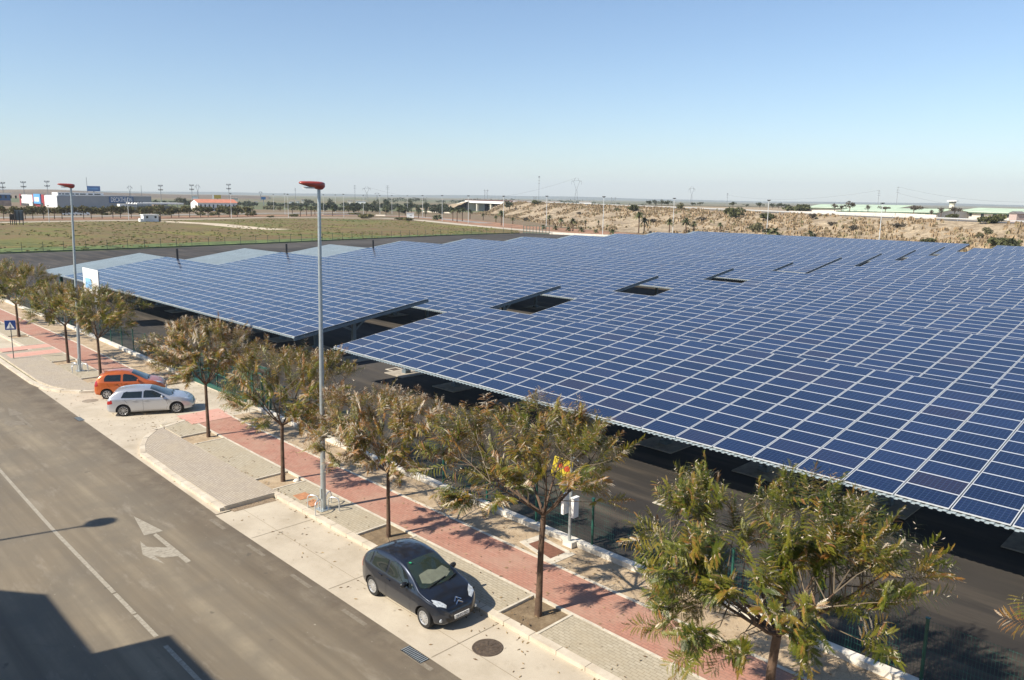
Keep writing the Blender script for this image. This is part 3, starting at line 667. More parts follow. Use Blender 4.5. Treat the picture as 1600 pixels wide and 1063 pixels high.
# camera / notice pole by the fence
b = at(889, 850, .2); t = thing('notice_pole', 'galvanised pole at the fence with a yellow warning board and white boxes', 'pole', (b[0], b[1]+.02, .12), 0)
H = zat(895, 692, b[0], b[1])-.12
obj('pole', MB().tube([(0, 0, 0), (0, 0, H)], .055, 10), GALV, t, smooth=50); obj('base_plate', MB().box(-.2, .2, -.12, .2, .0, .19), WHITEC, t)
YEL = simple('warning_yellow', (.62, .50, .05), .5, var=.06)
zz = zat(880, 734, b[0], b[1])-.12; zb = MB(); T = Matrix.Translation((-.28, -.16, zz)) @ Matrix.Rotation(R(24), 4, 'Z') @ Matrix.Rotation(R(12), 4, 'Y'); zb.box(-.34, .34, -.015, .015, -.36, .36, 0, T)
yb = obj('yellow_board', zb, YEL, t); rd = MB()
for cx, cz, r_ in ((-.08, .1, .10), (.16, .06, .11)): rd.poly([tuple(T @ Vector((cx+r_*math.cos(a), -.019, cz+r_*math.sin(a)))) for a in [k*math.pi/7 for k in range(14)]])
obj('red_symbols', rd, simple('warning_red', (.55, .10, .04), .5, var=.05), yb); rd = MB()
for i in range(3): rd.box(-.3, .28-.1*(i % 2), -.019, -.017, -.17-.055*i, -.15-.055*i, 0, T)
rd.box(-.3, .1, -.019, -.017, .3, .33, 0, T); obj('text_lines', rd, BLACK, yb)
z1 = zat(905, 805, b[0], b[1])-.12
for x in (.22, -.22):
    m = MB(); m.box(x-.055, x+.055, -.16, .1, z1-.02, z1+.66); m.box(x-.07, x+.07, -.19, .12, z1+.66, z1+.69); m.bar((x*.4, 0, z1+.3), (x, 0, z1+.3), .03); obj('white_box', m, WHITE, t)
obj('top_arm', MB().tube([(0, 0, H-.5), (.25, -.1, H-.45), (.45, -.2, H-.5)], .02, 6), GALV, t)
# white board beyond the far fence
bb = (-74.0, 22.0); t = thing('site_board', 'white site board with a blue picture, on two posts behind the fence', 'notice board', (bb[0], bb[1], 0), R(0))
m = MB(); m.box(-2.1, 1.9, -.03, .03, 2.9, 5.05); bd = obj('board', m, WHITE, t)
obj('picture', MB().box(-1.55, .1, -.036, -.032, 3.3, 4.2), simple('picture_blue', (.22, .45, .72), .5, var=.3, scale=1.5), bd)
m = MB(); 
for i, w_ in enumerate((1.2, 2.9, 2.2)): m.box(-1.6+.1*i, -1.6+.1*i+w_, -.036, -.032, 4.80-.14*i, 4.83-.14*i)
for i in range(4): m.box(.4, 1.5-.2*(i % 2), -.036, -.032, 3.4+.17*i, 3.43+.17*i)
obj('text_lines', m, simple('text_grey', (.35, .35, .38), .6, var=0), bd)
for x in (-1.7, 1.6): obj('post', MB().box(x-.06, x+.06, .03, .15, 0, 4.9), GALV, t)
# green gate posts left
for x, y, lab in ((at(98, 470)[0], 26.5, 'thick dark green post under the left end of the nearest canopy'), (at(104, 470)[0]+1.2, 27.5, 'second thick dark post under the left end of the nearest canopy')):
    t = thing('gate_post', lab, 'post', (x-6, y, 0), 0, 'dark posts by the left canopy end'); obj('shaft', MB().box(-.15, .15, -.15, .15, 0, 2.2), GREEN, t); obj('cap', MB().box(-.18, .18, -.18, .18, 2.2, 2.26), GREEN, t)
# buildings on the near side, only their shadow is seen
BW = simple('render_wall', (.55, .50, .42), .9, var=.1)
for name, label, pts, h in (('stair_building', 'low flat building on the near side of the street, left part', [(-27.6, -5.4), (-23.1, -5.4), (-23.1, -16), (-34, -16), (-34, -10.2)], 10.0), ('street_building', 'taller flat roofed building on the near side of the street', [(-23.0, -3.75), (12, -3.75), (12, -16), (-23.0, -16)], 10.1)):
    cx, cy = pts[0]; t = thing(name, label, 'building', (cx, cy, 0)); lp_ = [(a-cx, b_-cy) for a, b_ in pts]
    obj('wall', MB().prism(lp_, 0, h), BW, t); k = .97
    obj('parapet', MB().prism([(a*1.0, b_*1.0) for a, b_ in lp_], h+.001, h+.12), BW, t)
# litter on the paving, a stone in the pit
q = at(464, 751, .1); bm = MB(); bm.lathe([(.0, .12), (.10, .10), (.17, .03), (.14, 0)], 7); tag(obj('stone', bm, WHITEC, loc=(q[0], q[1], .06), smooth=True), 'pale stone in the tree pit beside the middle lamp', 'stone')

# ================================================================== CARS
def pch(P, x):                                     # monotone cubic through control points
    X = [p[0] for p in P]; Y = [p[1] for p in P]; n = len(X)
    if x <= X[0]: return Y[0]
    if x >= X[-1]: return Y[-1]
    d = [(Y[i+1]-Y[i])/(X[i+1]-X[i]) for i in range(n-1)]; mm = [d[0]]+[(0 if d[i-1]*d[i] <= 0 else 2*d[i-1]*d[i]/(d[i-1]+d[i])) for i in range(1, n-1)]+[d[-1]]
    i = max(k for k in range(n-1) if X[k] <= x); h = X[i+1]-X[i]; t = (x-X[i])/h
    return (2*t**3-3*t*t+1)*Y[i]+(t**3-2*t*t+t)*h*mm[i]+(-2*t**3+3*t*t)*Y[i+1]+(t**3-t*t)*h*mm[i+1]
GLASS = NT('car_glass'); GLASS.color((.012, .017, .017)); GLASS.rough(.04); GLASS.b.inputs['Coat Weight'].default_value = .6; GLASS = GLASS.m
WSG = NT('windscreen_glass'); WSG.color((.022, .034, .028)); WSG.rough(.05); WSG.b.inputs['Coat Weight'].default_value = .6; WSG = WSG.m
TYRE = simple('tyre_rubber', (.014, .014, .014), .8, var=.2, scale=20); HUB = simple('silver_hubcap', (.55, .56, .57), .3, .7, var=.06); ALLOY = simple('alloy_rim', (.42, .43, .45), .28, .8, var=.05)
LENS = simple('headlamp_lens', (.55, .60, .64), .08, .2, var=.35, scale=14, coat=1); TAIL = simple('tail_lamp_red', (.35, .012, .012), .15, var=.1, coat=1); PLATE = simple('plate_white', (.70, .70, .68), .5, var=0); CHROME = simple('chrome', (.75, .76, .78), .12, 1, var=0); DASH = simple('pale_dashboard', (.16, .175, .13), .7, var=.2, scale=6)
def paint(name, col, metal=.5, rough=.28):
    t = NT(name); t.color(col); t.rough(rough); t.b.inputs['Metallic'].default_value = metal; t.b.inputs['Coat Weight'].default_value = 1; t.b.inputs['Coat Roughness'].default_value = .03; return t.m
def car(name, label, spec, pmat, loc, rz, group=None):
    L, W = spec['L'], spec['W']; t = thing(name, label, 'car', (loc[0], loc[1], loc[2]), rz, group); top, belt, wid = spec['top'], spec['belt'], spec['wid']
    def sect(x):
        zt = pch(top, x); zb = pch(spec['bot'], x); w = pch(wid, x)*W/2; be = min(pch(belt, x), zt-.02); hc = max(0, zt-be); s = min(1, hc/.42); s = s*s*(3-2*s)
        wr = w*(.93-.17*s); cr = .03+.02*s
        pts = [(0, zb), (w*.86, zb), (w*.955, zb+.05), (w*.985, zb+.14), (w*1.0, zb+.36*(be-zb)+.02), (w*.995, be-.16*(be-zb)), (w*.975, be-.03), (w*.945, be+.02*s), (w*.945*(1-.45)+wr*.45, be+(zt-be)*.42), (wr*1.0, zt-max(.03, .16*hc)), (wr*.90, zt-.04*s-.012), (wr*.55, zt-.008), (0, zt)]
        return pts
    xs = [0, .004, .012, .03, .06]+list(np.arange(.1, L-.09, .045))+[L-.06, L-.03, L-.012, L-.004, L]
    m = MB(); rows = []
    for x in xs:
        q = sect(x); pp = []
        for i in range(len(q)-1):
            for k in range(3): f = k/3; pp.append((q[i][0]*(1-f)+q[i+1][0]*f, q[i][1]*(1-f)+q[i+1][1]*f))
        pp.append(q[-1])
        for _ in range(2):
            pp = [pp[0]]+[((pp[i-1][0]+2*pp[i][0]+pp[i+1][0])/4, (pp[i-1][1]+2*pp[i][1]+pp[i+1][1])/4) for i in range(1, len(pp)-1)]+[pp[-1]]
        full = [(x-L/2, y, z) for y, z in pp]+[(x-L/2, -y, z) for y, z in pp[-2:0:-1]]; rows.append(len(m.v)); m.v += full
    N = len(full)
    for a in range(len(rows)-1):
        for k in range(N): m.f.append((rows[a]+k, rows[a+1]+k, rows[a+1]+(k+1) % N, rows[a]+(k+1) % N)); m.mi.append(0)
    m.f.append(tuple(rows[0]+k for k in range(N))); m.mi.append(0); m.f.append(tuple(rows[-1]+k for k in reversed(range(N)))); m.mi.append(0)
    body = obj('body', m, [pmat, BLACK], t)
    bm = bmesh.new(); bm.from_mesh(body.data); bmesh.ops.recalc_face_normals(bm, faces=bm.faces); bm.to_mesh(body.data)
    tree = BVHTree.FromBMesh(bm); bm.free()
    wr_, ax = spec['wheel'], spec['axles']
    cut = MB(); 
    for x in ax:
        for sg in (1, -1):
            ring = []; R_ = wr_+.055; n = 28
            ring = [(x-L/2+R_*math.cos(2*math.pi*k/n), wr_-.0+R_*math.sin(2*math.pi*k/n)) for k in range(n)]; b0 = len(cut.v); ya, yb_ = sg*(W/2-.26), sg*(W/2+.2)
            cut.v += [(a, ya, b) for a, b in ring]+[(a, yb_, b) for a, b in ring]
            cut.f.append(tuple(b0+k for k in range(n))); cut.f.append(tuple(b0+n+k for k in reversed(range(n))))
            for k in range(n): cut.f.append((b0+k, b0+n+k, b0+n+(k+1) % n, b0+(k+1) % n))
            cut.mi += [0]*(n+2)
    co_ = obj('cutter', cut, BLACK, t); bm = bmesh.new(); bm.from_mesh(co_.data); bmesh.ops.recalc_face_normals(bm, faces=bm.faces); bm.to_mesh(co_.data); bm.free()
    md = body.modifiers.new('b', 'BOOLEAN'); md.operation = 'DIFFERENCE'; md.object = co_; md.solver = 'EXACT'
    try: md.material_mode = 'TRANSFER'
    except Exception: pass
    bpy.context.view_layer.update(); ev = body.evaluated_get(bpy.context.evaluated_depsgraph_get()); me = bpy.data.meshes.new_from_object(ev); body.modifiers.clear(); body.data = me
    bpy.data.objects.remove(co_)
    me.polygons.foreach_set('use_smooth', [True]*len(me.polygons)); me.set_sharp_from_angle(angle=R(38))
    def decal(nm, outline, plane, mat, par=None, off=.006, step=.05, sides=(1,), sm=True):
        # outline in (x, z) for side, (x, y) for top, (y, z) for front / rear; thin skin laid on the body
        par = par or body; out = []
        for sg in sides:
            bm = bmesh.new(); vs = [bm.verts.new((p[0], p[1], 0)) for p in outline]; bm.faces.new(vs); x0 = min(p[0] for p in outline); x1 = max(p[0] for p in outline); y0 = min(p[1] for p in outline); y1 = max(p[1] for p in outline)
            for c in np.arange(x0+step, x1, step): bmesh.ops.bisect_plane(bm, geom=bm.verts[:]+bm.edges[:]+bm.faces[:], plane_co=(c, 0, 0), plane_no=(1, 0, 0))
            for c in np.arange(y0+step, y1, step): bmesh.ops.bisect_plane(bm, geom=bm.verts[:]+bm.edges[:]+bm.faces[:], plane_co=(0, c, 0), plane_no=(0, 1, 0))
            ok = True
            for v in bm.verts:
                a, b = v.co.x, v.co.y
                if plane == 'side': o_, d_ = Vector((a-L/2, sg*3, b)), Vector((0, -sg, 0))
                elif plane == 'top': o_, d_ = Vector((a-L/2, sg*b, 4)), Vector((0, 0, -1))
                elif plane == 'front': o_, d_ = Vector((4, sg*a, b)), Vector((-1, 0, 0))
                elif plane == 'rear': o_, d_ = Vector((-4, sg*a, b)), Vector((1, 0, 0))
                h = tree.ray_cast(o_, d_)
                if h[0] is None:
                    v.co = o_+d_*3; v.tag = True; continue
                nrm = h[1] if h[1].dot(d_) < 0 else -h[1]; v.co = h[0]+nrm*off
            bmesh.ops.delete(bm, geom=[v for v in bm.verts if v.tag], context='VERTS')
            bmesh.ops.recalc_face_normals(bm, faces=bm.faces)
            me2 = bpy.data.meshes.new(nm); bm.to_mesh(me2); bm.free(); me2.materials.append(mat)
            if sm: me2.polygons.foreach_set('use_smooth', [True]*len(me2.polygons))
            out.append(link(bpy.data.objects.new(nm, me2), par))
        return out
    def line(nm, pts, plane, mat, w=.012, sides=(1, -1), off=.004, par=None):
        for i in range(len(pts)-1):
            a, b = Vector((*pts[i], 0)), Vector((*pts[i+1], 0)); d = (b-a).normalized(); nn = Vector((-d.y, d.x, 0))*w/2
            yield [(a+nn).to_2d(), (b+nn).to_2d(), (b-nn).to_2d(), (a-nn).to_2d()], plane
    def lines(nm, polys, plane, mat, w=.012, sides=(1, -1)):
        objs = []
        for pts in polys:
            for q, pl_ in line(nm, pts, plane, mat, w): objs += decal(nm, [tuple(v) for v in q], plane, mat, None, .003, .06, sides)
        if not objs: return
        V = []; F = []
        for o in objs:
            b0 = len(V); V += [tuple(v.co) for v in o.data.vertices]; F += [tuple(b0+i for i in p.vertices) for p in o.data.polygons]; bpy.data.objects.remove(o)
        mm = MB(); mm.v, mm.f, mm.mi = V, F, [0]*len(F); obj(nm, mm, mat, body)
    for key, poly in spec['side_glass'].items(): decal('side_window', poly, 'side', GLASS, None, .011, .04, (1, -1))
    ws = decal('windscreen', spec['ws'], 'top', WSG, None, .006)[0]; decal('rear_window', spec['rw'], 'rear', GLASS, None, .006)
    if spec.get('dash'): decal('dashboard_view', spec['dash'], 'top', DASH, ws, .0075)
    if spec.get('roofline'): lines('roof_seam', spec['roofline'], 'top', BLACK, .014, (1, -1))
    lines('panel_gap', spec['gaps'], 'side', BLACK, .010); lines('bonnet_gap', spec['bonnet'], 'top', BLACK, .010)
    decal('headlight', spec['head'], spec.get('headplane', 'top'), LENS, None, .006, .04, (1, -1)); decal('tail_light', spec['tail'], 'side', TAIL, None, .006, .04, (1, -1)); decal('tail_light', spec['tailr'], 'rear', TAIL, None, .006, .04, (1, -1))
    decal('air_intake', spec['intake'], 'front', BLACK, None, .005); 
    if spec.get('grille'): decal('grille', spec['grille'], 'front', BLACK, None, .005)
    if spec.get('trim'): decal('side_trim', spec['trim'], 'side', spec['trimmat'], None, .018, .06, (1, -1))
    decal('plinth', [(ax[0]+wr_+.08, .19), (ax[1]-wr_-.08, .19), (ax[1]-wr_-.08, .26), (ax[0]+wr_+.08, .26)], 'side', BLACK, None, .004, .08, (1, -1))
    # number plates
    for sg in (1, -1):
        h = tree.ray_cast(Vector((4*sg, 0, spec['pz'])), Vector((-sg, 0, 0)))[0]; p = obj('number_plate', MB().box(-.012, .012, -.26, .26, -.055, .055), PLATE, body, loc=(h.x+sg*.012, 0, spec['pz']))
        cu = bpy.data.curves.new('txt', 'FONT'); cu.body = spec['reg']; cu.size = .115; cu.align_x = 'CENTER'; cu.align_y = 'CENTER'; co2 = bpy.data.objects.new('txt', cu); C.objects.link(co2); bpy.context.view_layer.update()
        me3 = bpy.data.meshes.new_from_object(co2.evaluated_get(bpy.context.evaluated_depsgraph_get())); bpy.data.objects.remove(co2); me3.materials.clear(); me3.materials.append(BLACK)
        o3 = bpy.data.objects.new('plate_text', me3); link(o3, p); o3.rotation_euler = (R(90), 0, R(90)*sg); o3.location = (sg*.0135, 0, 0)
    # wheels
    for x in ax:
        for sg in (1, -1):
            wv = bpy.data.objects.new('wheel', None); C.objects.link(wv); wv.parent = t; bpy.data.objects.remove(wv); y = sg*(W/2-.125)
            rp = spec['rim']; ty = obj('wheel', MB().lathe([(rp, -.09), (wr_*.86, -.098), (wr_*.97, -.085), (wr_, -.05), (wr_, .05), (wr_*.97, .085), (wr_*.86, .098), (rp, .09)], 32, axis='Y'), TYRE, t, smooth=40, loc=(x-L/2, y, wr_))
            rm = MB(); rm.lathe([(rp, sg*.09), (rp-.018, sg*.094), (rp-.03, sg*.075), (rp-.035, sg*.03)], 32, axis='Y'); rm.lathe([(.001, sg*.085), (.05, sg*.085), (.06, sg*.06)], 16, axis='Y')
            ns, sw = spec['spokes']
            for k in range(ns):
                a = 2*math.pi*k/ns; p0 = Vector((.04*math.cos(a), sg*.07, .04*math.sin(a))); p1 = Vector(((rp-.02)*math.cos(a), sg*.078, (rp-.02)*math.sin(a))); tn = Vector((-math.sin(a), 0, math.cos(a)))
                w0, w1 = sw*.7, sw*(1.15 if ns > 8 else .9)/1; qd = [p0-tn*w0, p0+tn*w0, p1+tn*w1, p1-tn*w1]; rm.poly([tuple(v) for v in qd]); rm.poly([tuple(v-Vector((0, sg*.02, 0))) for v in qd])
                for i in range(4): rm.poly([tuple(qd[i]), tuple(qd[(i+1) % 4]), tuple(qd[(i+1) % 4]-Vector((0, sg*.02, 0))), tuple(qd[i]-Vector((0, sg*.02, 0)))])
            obj('rim', rm, spec['rimmat'], ty); obj('hub_backing', MB().lathe([(.001, sg*.028), (rp-.03, sg*.028)], 24, axis='Y'), BLACK, ty)
    # mirrors, handles, wipers, aerial
    mx, mz = spec['mirror']
    for sg in (1, -1):
        h = tree.ray_cast(Vector((mx-L/2, sg*3, mz)), Vector((0, -sg, 0)))[0]; bm = bmesh.new(); bmesh.ops.create_uvsphere(bm, u_segments=14, v_segments=10, radius=1); 
        for v in bm.verts: v.co = Vector((v.co.x*.075 if v.co.x > 0 else v.co.x*.04, v.co.y*.125, v.co.z*.085))
        me4 = bpy.data.meshes.new('wing_mirror'); bm.to_mesh(me4); bm.free(); me4.materials.append(spec.get('mirrormat', pmat)); me4.polygons.foreach_set('use_smooth', [True]*len(me4.polygons))
        o = link(bpy.data.objects.new('wing_mirror', me4), t); o.location = (h.x, h.y+sg*.13, mz+.02); obj('mirror_stalk', MB().box(-.03, .02, -.13 if sg > 0 else 0, 0 if sg > 0 else .13, -.06, -.02), BLACK, o)
    for hx, hz in spec['handles']:
        for sg in (1, -1):
            h = tree.ray_cast(Vector((hx-L/2, sg*3, hz)), Vector((0, -sg, 0)))[0]; obj('door_handle', MB().box(-.09, .09, -.018, .018, -.018, .018), spec.get('handlemat', pmat), t, loc=(h.x, h.y+sg*.014, hz))
    wm = MB()
    for a, b in spec['wipers']:
        pa = tree.ray_cast(Vector((a[0]-L/2, a[1], 4)), Vector((0, 0, -1)))[0]; pb = tree.ray_cast(Vector((b[0]-L/2, b[1], 4)), Vector((0, 0, -1)))[0]; obj('wiper', MB().bar(pa+Vector((0, 0, .03)), pb+Vector((0, 0, .03)), .02, .015), BLACK, t)
    ha = tree.ray_cast(Vector((spec['aerial']-L/2, 0, 4)), Vector((0, 0, -1)))[0]; obj('aerial', MB().tube([ha, ha+Vector((-.12, 0, .18))], .008, 6), BLACK, t)
    return t, tree, body
E0 = dict(L=3.85, W=1.67, wheel=.295, axles=(.72, 3.17), rim=.20,
    top=[(0, .62), (.015, .80), (.06, .93), (.16, 1.10), (.34, 1.29), (.62, 1.43), (1.0, 1.505), (1.4, 1.525), (1.8, 1.49), (2.1, 1.415), (2.45, 1.25), (2.75, 1.08), (2.93, .985), (3.15, .925), (3.4, .86), (3.6, .78), (3.74, .69), (3.82, .58), (3.85, .46)],
    bot=[(0, .34), (.1, .25), (.4, .20), (3.4, .19), (3.7, .20), (3.85, .28)], belt=[(0, .60), (.06, .86), (.3, .98), (.8, .965), (2.4, .92), (2.9, .89), (3.3, .82), (3.6, .72), (3.85, .42)],
    wid=[(0, .70), (.04, .80), (.15, .90), (.45, .975), (.9, 1.0), (2.9, 1.0), (3.25, .975), (3.5, .90), (3.68, .78), (3.79, .62), (3.85, .46)],
    side_glass={'rear_quarter': [(.36, 1.02), (.60, 1.0), (.66, 1.33), (.52, 1.26), (.41, 1.14)], 'rear': [(.72, .995), (1.40, .975), (1.44, 1.40), (.98, 1.41), (.76, 1.36)], 'front': [(1.50, .97), (2.42, .945), (2.46, 1.02), (2.22, 1.21), (1.96, 1.34), (1.54, 1.40)], 'corner': [(2.50, .95), (2.76, .935), (2.52, 1.09)]},
    ws=[(2.02, -.50), (2.02, .50), (2.15, .565), (2.84, .665), (2.93, .55), (2.96, .3), (2.97, 0), (2.96, -.3), (2.93, -.55), (2.84, -.665), (2.15, -.565)],
    dash=[(2.52, -.45), (2.48, -.1), (2.56, .12), (2.50, .4), (2.72, .55), (2.84, .3), (2.86, -.3), (2.76, -.52)],
    rw=[(-.48, 1.08), (.48, 1.08), (.44, 1.34), (-.44, 1.34)], gaps=[[(.70, .95), (.90, .62), (1.06, .30)], [(1.45, .98), (1.45, .28)], [(2.52, .93), (2.60, .60), (2.58, .28)], [(1.06, .29), (2.58, .27)]],
    bonnet=[[(2.98, .60), (3.35, .60), (3.60, .50), (3.70, .30), (3.74, .001)]], head=[(3.30, .73), (3.36, .745), (3.60, .66), (3.735, .46), (3.68, .40), (3.52, .50)], tail=[(.06, .72), (.20, .74), (.19, 1.06), (.12, 1.04)], tailr=[(.62, .72), (.75, .74), (.70, 1.02), (.64, 1.02)],
    intake=[(-.44, .27), (.44, .27), (.58, .50), (-.58, .50)], grille=[(-.30, .60), (.30, .60), (.33, .635), (-.33, .635)], pz=.40, reg='2635 FJD', spokes=(12, .022), rimmat=HUB, mirror=(2.40, .99), handles=[(1.28, .84), (2.30-.85+.02, .83)][:1]+[(.98+.1, .85)],
    wipers=[((2.98, -.45), (2.84, .25)), ((2.98, .25), (2.86, .62))], aerial=.5, trim=[(1.0, .46), (2.62, .44), (2.62, .53), (1.0, .55)])
CARGREY = paint('dark_blue_grey_paint', (.026, .033, .050), .65, .30); E0['trimmat'] = CARGREY; E0['handles'] = [(1.18, .86), (2.02-.45, .84)]; E0['mirrormat'] = simple('dark_mirror_plastic', (.018, .019, .022), .35, var=0)
pa, pb = at(585.4, 928.4), at(666.7, 980); ang = math.atan2(pb[1]-pa[1], pb[0]-pa[0]); mid = ((pa[0]+pb[0])/2, (pa[1]+pb[1])/2); off = .705; ox = (.72+3.17)/2-3.85/2
cx, cy = mid[0]-math.sin(ang)*off-math.cos(ang)*ox, mid[1]+math.cos(ang)*off-math.sin(ang)*ox
tcar, tr, bod = car('parked_car', 'dark blue-grey hatchback parked in the concrete strip, bonnet towards the right', E0, CARGREY, (cx, cy, .006), ang)
em = MB()
for dz in (0, .058):
    for s_ in (-1, 1):
        p = [Vector((4, s_*y, z+dz)) for y, z in ((0, .735), (.115, .675))]; hh = [tr.ray_cast(q_, Vector((-1, 0, 0)))[0] for q_ in p]
        if all(hh): em.bar(hh[0]+Vector((.012, 0, .0)), hh[1]+Vector((.012, 0, 0)), .026, .03)
obj('chevron_emblem', em, CHROME, bod)
obj('sticker', MB().box(-.04, .04, -.03, .03, 0, .004), simple('green_sticker', (.03, .35, .16), .5, var=0), bod, loc=(2.12-1.925, -.44, 1.42))
for s_ in (1, -1):
    h_ = tr.ray_cast(Vector((4, s_*.62, .36)), Vector((-1, 0, 0)))
    if h_[0] is not None: obj('fog_lamp', MB().lathe([(.001, .02), (.045, .018), (.055, 0)], 14, axis='X'), LENS, bod, loc=tuple(h_[0]))
E1 = dict(E0); E1.update(L=4.25, W=1.75, wheel=.315, axles=(.80, 3.41), rim=.225, dash=None,
    top=[(0, .55), (.015, .70), (.05, .88), (.14, 1.02), (.34, 1.24), (.55, 1.37), (.9, 1.43), (1.4, 1.455), (1.9, 1.43), (2.25, 1.36), (2.7, 1.16), (3.05, 1.0), (3.25, .95), (3.6, .89), (3.9, .80), (4.08, .70), (4.2, .58), (4.25, .45)],
    belt=[(0, .54), (.05, .84), (.2, .96), (.8, .965), (2.6, .90), (3.1, .88), (3.6, .80), (3.95, .70), (4.25, .42)], bot=[(0, .32), (.1, .24), (.4, .19), (3.8, .18), (4.1, .18), (4.25, .26)],
    wid=[(0, .74), (.04, .83), (.15, .92), (.45, .98), (.9, 1.0), (3.2, 1.0), (3.6, .97), (3.85, .90), (4.05, .78), (4.18, .64), (4.25, .48)],
    side_glass={'rear': [(.72, 1.00), (1.72, .965), (1.75, 1.335), (1.1, 1.335), (.86, 1.26)], 'front': [(1.80, .965), (2.80, .93), (2.86, .98), (2.50, 1.17), (2.25, 1.29), (1.83, 1.335)]},
    ws=[(2.12, -.5), (2.12, .5), (2.25, .56), (3.06, .69), (3.18, .5), (3.22, 0), (3.18, -.5), (3.06, -.69), (2.25, -.56)], rw=[(-.5, 1.06), (.5, 1.06), (.46, 1.30), (-.46, 1.30)],
    gaps=[[(1.78, .96), (1.78, .27)], [(2.90, .92), (2.98, .55), (2.9, .26)], [(1.16, .28), (2.9, .26)], [(.82, .98), (1.02, .72), (1.16, .3)]], bonnet=[[(3.2, .64), (3.7, .62), (3.95, .5), (4.05, .001)]],
    head=[(3.66, .72), (3.72, .78), (3.98, .70), (4.13, .50), (4.04, .44), (3.86, .54)], tail=[(.05, .66), (.30, .72), (.28, .88), (.10, .92)], tailr=[(.62, .68), (.8, .70), (.76, .92), (.64, .92)],
    intake=[(-.55, .28), (.55, .28), (.62, .42), (-.62, .42)], grille=[(-.36, .58), (.36, .58), (.40, .66), (-.40, .66)], pz=.46, reg='6209 DSN', spokes=(10, .020), rimmat=ALLOY, mirror=(2.72, .98), handles=[(1.36, .84), (2.36-.45, .83)], wipers=[((3.24, -.4), (3.1, .25)), ((3.24, .25), (3.12, .62))], aerial=.6, trim=None)
SILVER = paint('silver_paint', (.50, .515, .55), .55, .30); E1['mirrormat'] = SILVER
pa, pb = at(194, 650.6), at(276.7, 645.5); ang = math.atan2(pb[1]-pa[1], pb[0]-pa[0]); off = .75; ox = (.80+3.41)/2-4.25/2
A_SILVER = ang; mid = ((pa[0]+pb[0])/2, (pa[1]+pb[1])/2)
car('parked_car', 'silver hatchback with dark windows parked across the driveway, nearest of two', E1, SILVER, (mid[0]-math.sin(ang)*off-math.cos(ang)*ox, mid[1]+math.cos(ang)*off-math.sin(ang)*ox, .006), ang)
E2 = dict(E0); E2.update(L=3.72, W=1.66, wheel=.29, axles=(.66, 3.09), dash=None, reg='0418 FBK',
    top=[(0, .60), (.015, .80), (.06, .96), (.14, 1.12), (.30, 1.34), (.5, 1.45), (.9, 1.52), (1.3, 1.535), (1.8, 1.49), (2.1, 1.40), (2.45, 1.22), (2.72, 1.06), (2.85, 1.0), (3.1, .95), (3.35, .87), (3.55, .76), (3.66, .64), (3.72, .46)],
    belt=[(0, .58), (.06, .90), (.3, 1.0), (.8, .985), (2.4, .93), (2.85, .90), (3.2, .83), (3.5, .72), (3.72, .42)], wid=[(0, .72), (.04, .82), (.15, .91), (.45, .98), (.9, 1.0), (2.8, 1.0), (3.15, .975), (3.38, .91), (3.55, .80), (3.66, .66), (3.72, .5)],
    bot=[(0, .34), (.1, .25), (.4, .20), (3.3, .19), (3.6, .20), (3.72, .28)],
    side_glass={'rear': [(.56, 1.03), (1.40, 1.0), (1.43, 1.41), (.86, 1.41), (.66, 1.33), (.56, 1.18)], 'front': [(1.53, .995), (2.40, .965), (2.30, 1.15), (2.02, 1.32), (1.56, 1.41)]},
    ws=[(1.98, -.5), (1.98, .5), (2.1, .56), (2.72, .66), (2.82, .5), (2.86, 0), (2.82, -.5), (2.72, -.66), (2.1, -.56)], rw=[(-.5, 1.08), (.5, 1.08), (.46, 1.36), (-.46, 1.36)],
    gaps=[[(1.48, .98), (1.46, .28)], [(2.45, .95), (2.52, .6), (2.50, .27)], [(1.0, .28), (2.5, .27)], [(.64, 1.0), (.86, .65), (1.0, .3)]], bonnet=[[(2.86, .6), (3.2, .6), (3.45, .46), (3.55, .001)]],
    head=[(3.14, .70), (3.22, .74), (3.42, .68), (3.56, .52), (3.48, .44), (3.30, .52)], tail=[(.05, .74), (.18, .76), (.20, 1.06), (.10, 1.04)], tailr=[(.66, .76), (.78, .78), (.74, 1.04), (.68, 1.04)], mirror=(2.32, 1.02), handles=[(1.12, .88), (1.62, .87)], wipers=[((2.87, -.4), (2.75, .2)), ((2.87, .2), (2.77, .58))], aerial=.5, trim=None, spokes=(7, .03), rimmat=HUB)
ORANGE = paint('orange_paint', (.52, .115, .02), .25, .3); E2['mirrormat'] = ORANGE
pa = at(168, 623.5); ang = A_SILVER+R(.5); off = .70; ox = 3.72/2-.66
car('parked_car', 'orange hatchback parked behind the silver car at the driveway', E2, ORANGE, (pa[0]-math.sin(ang)*off+math.cos(ang)*ox, pa[1]+math.cos(ang)*off+math.sin(ang)*ox, .006), ang)

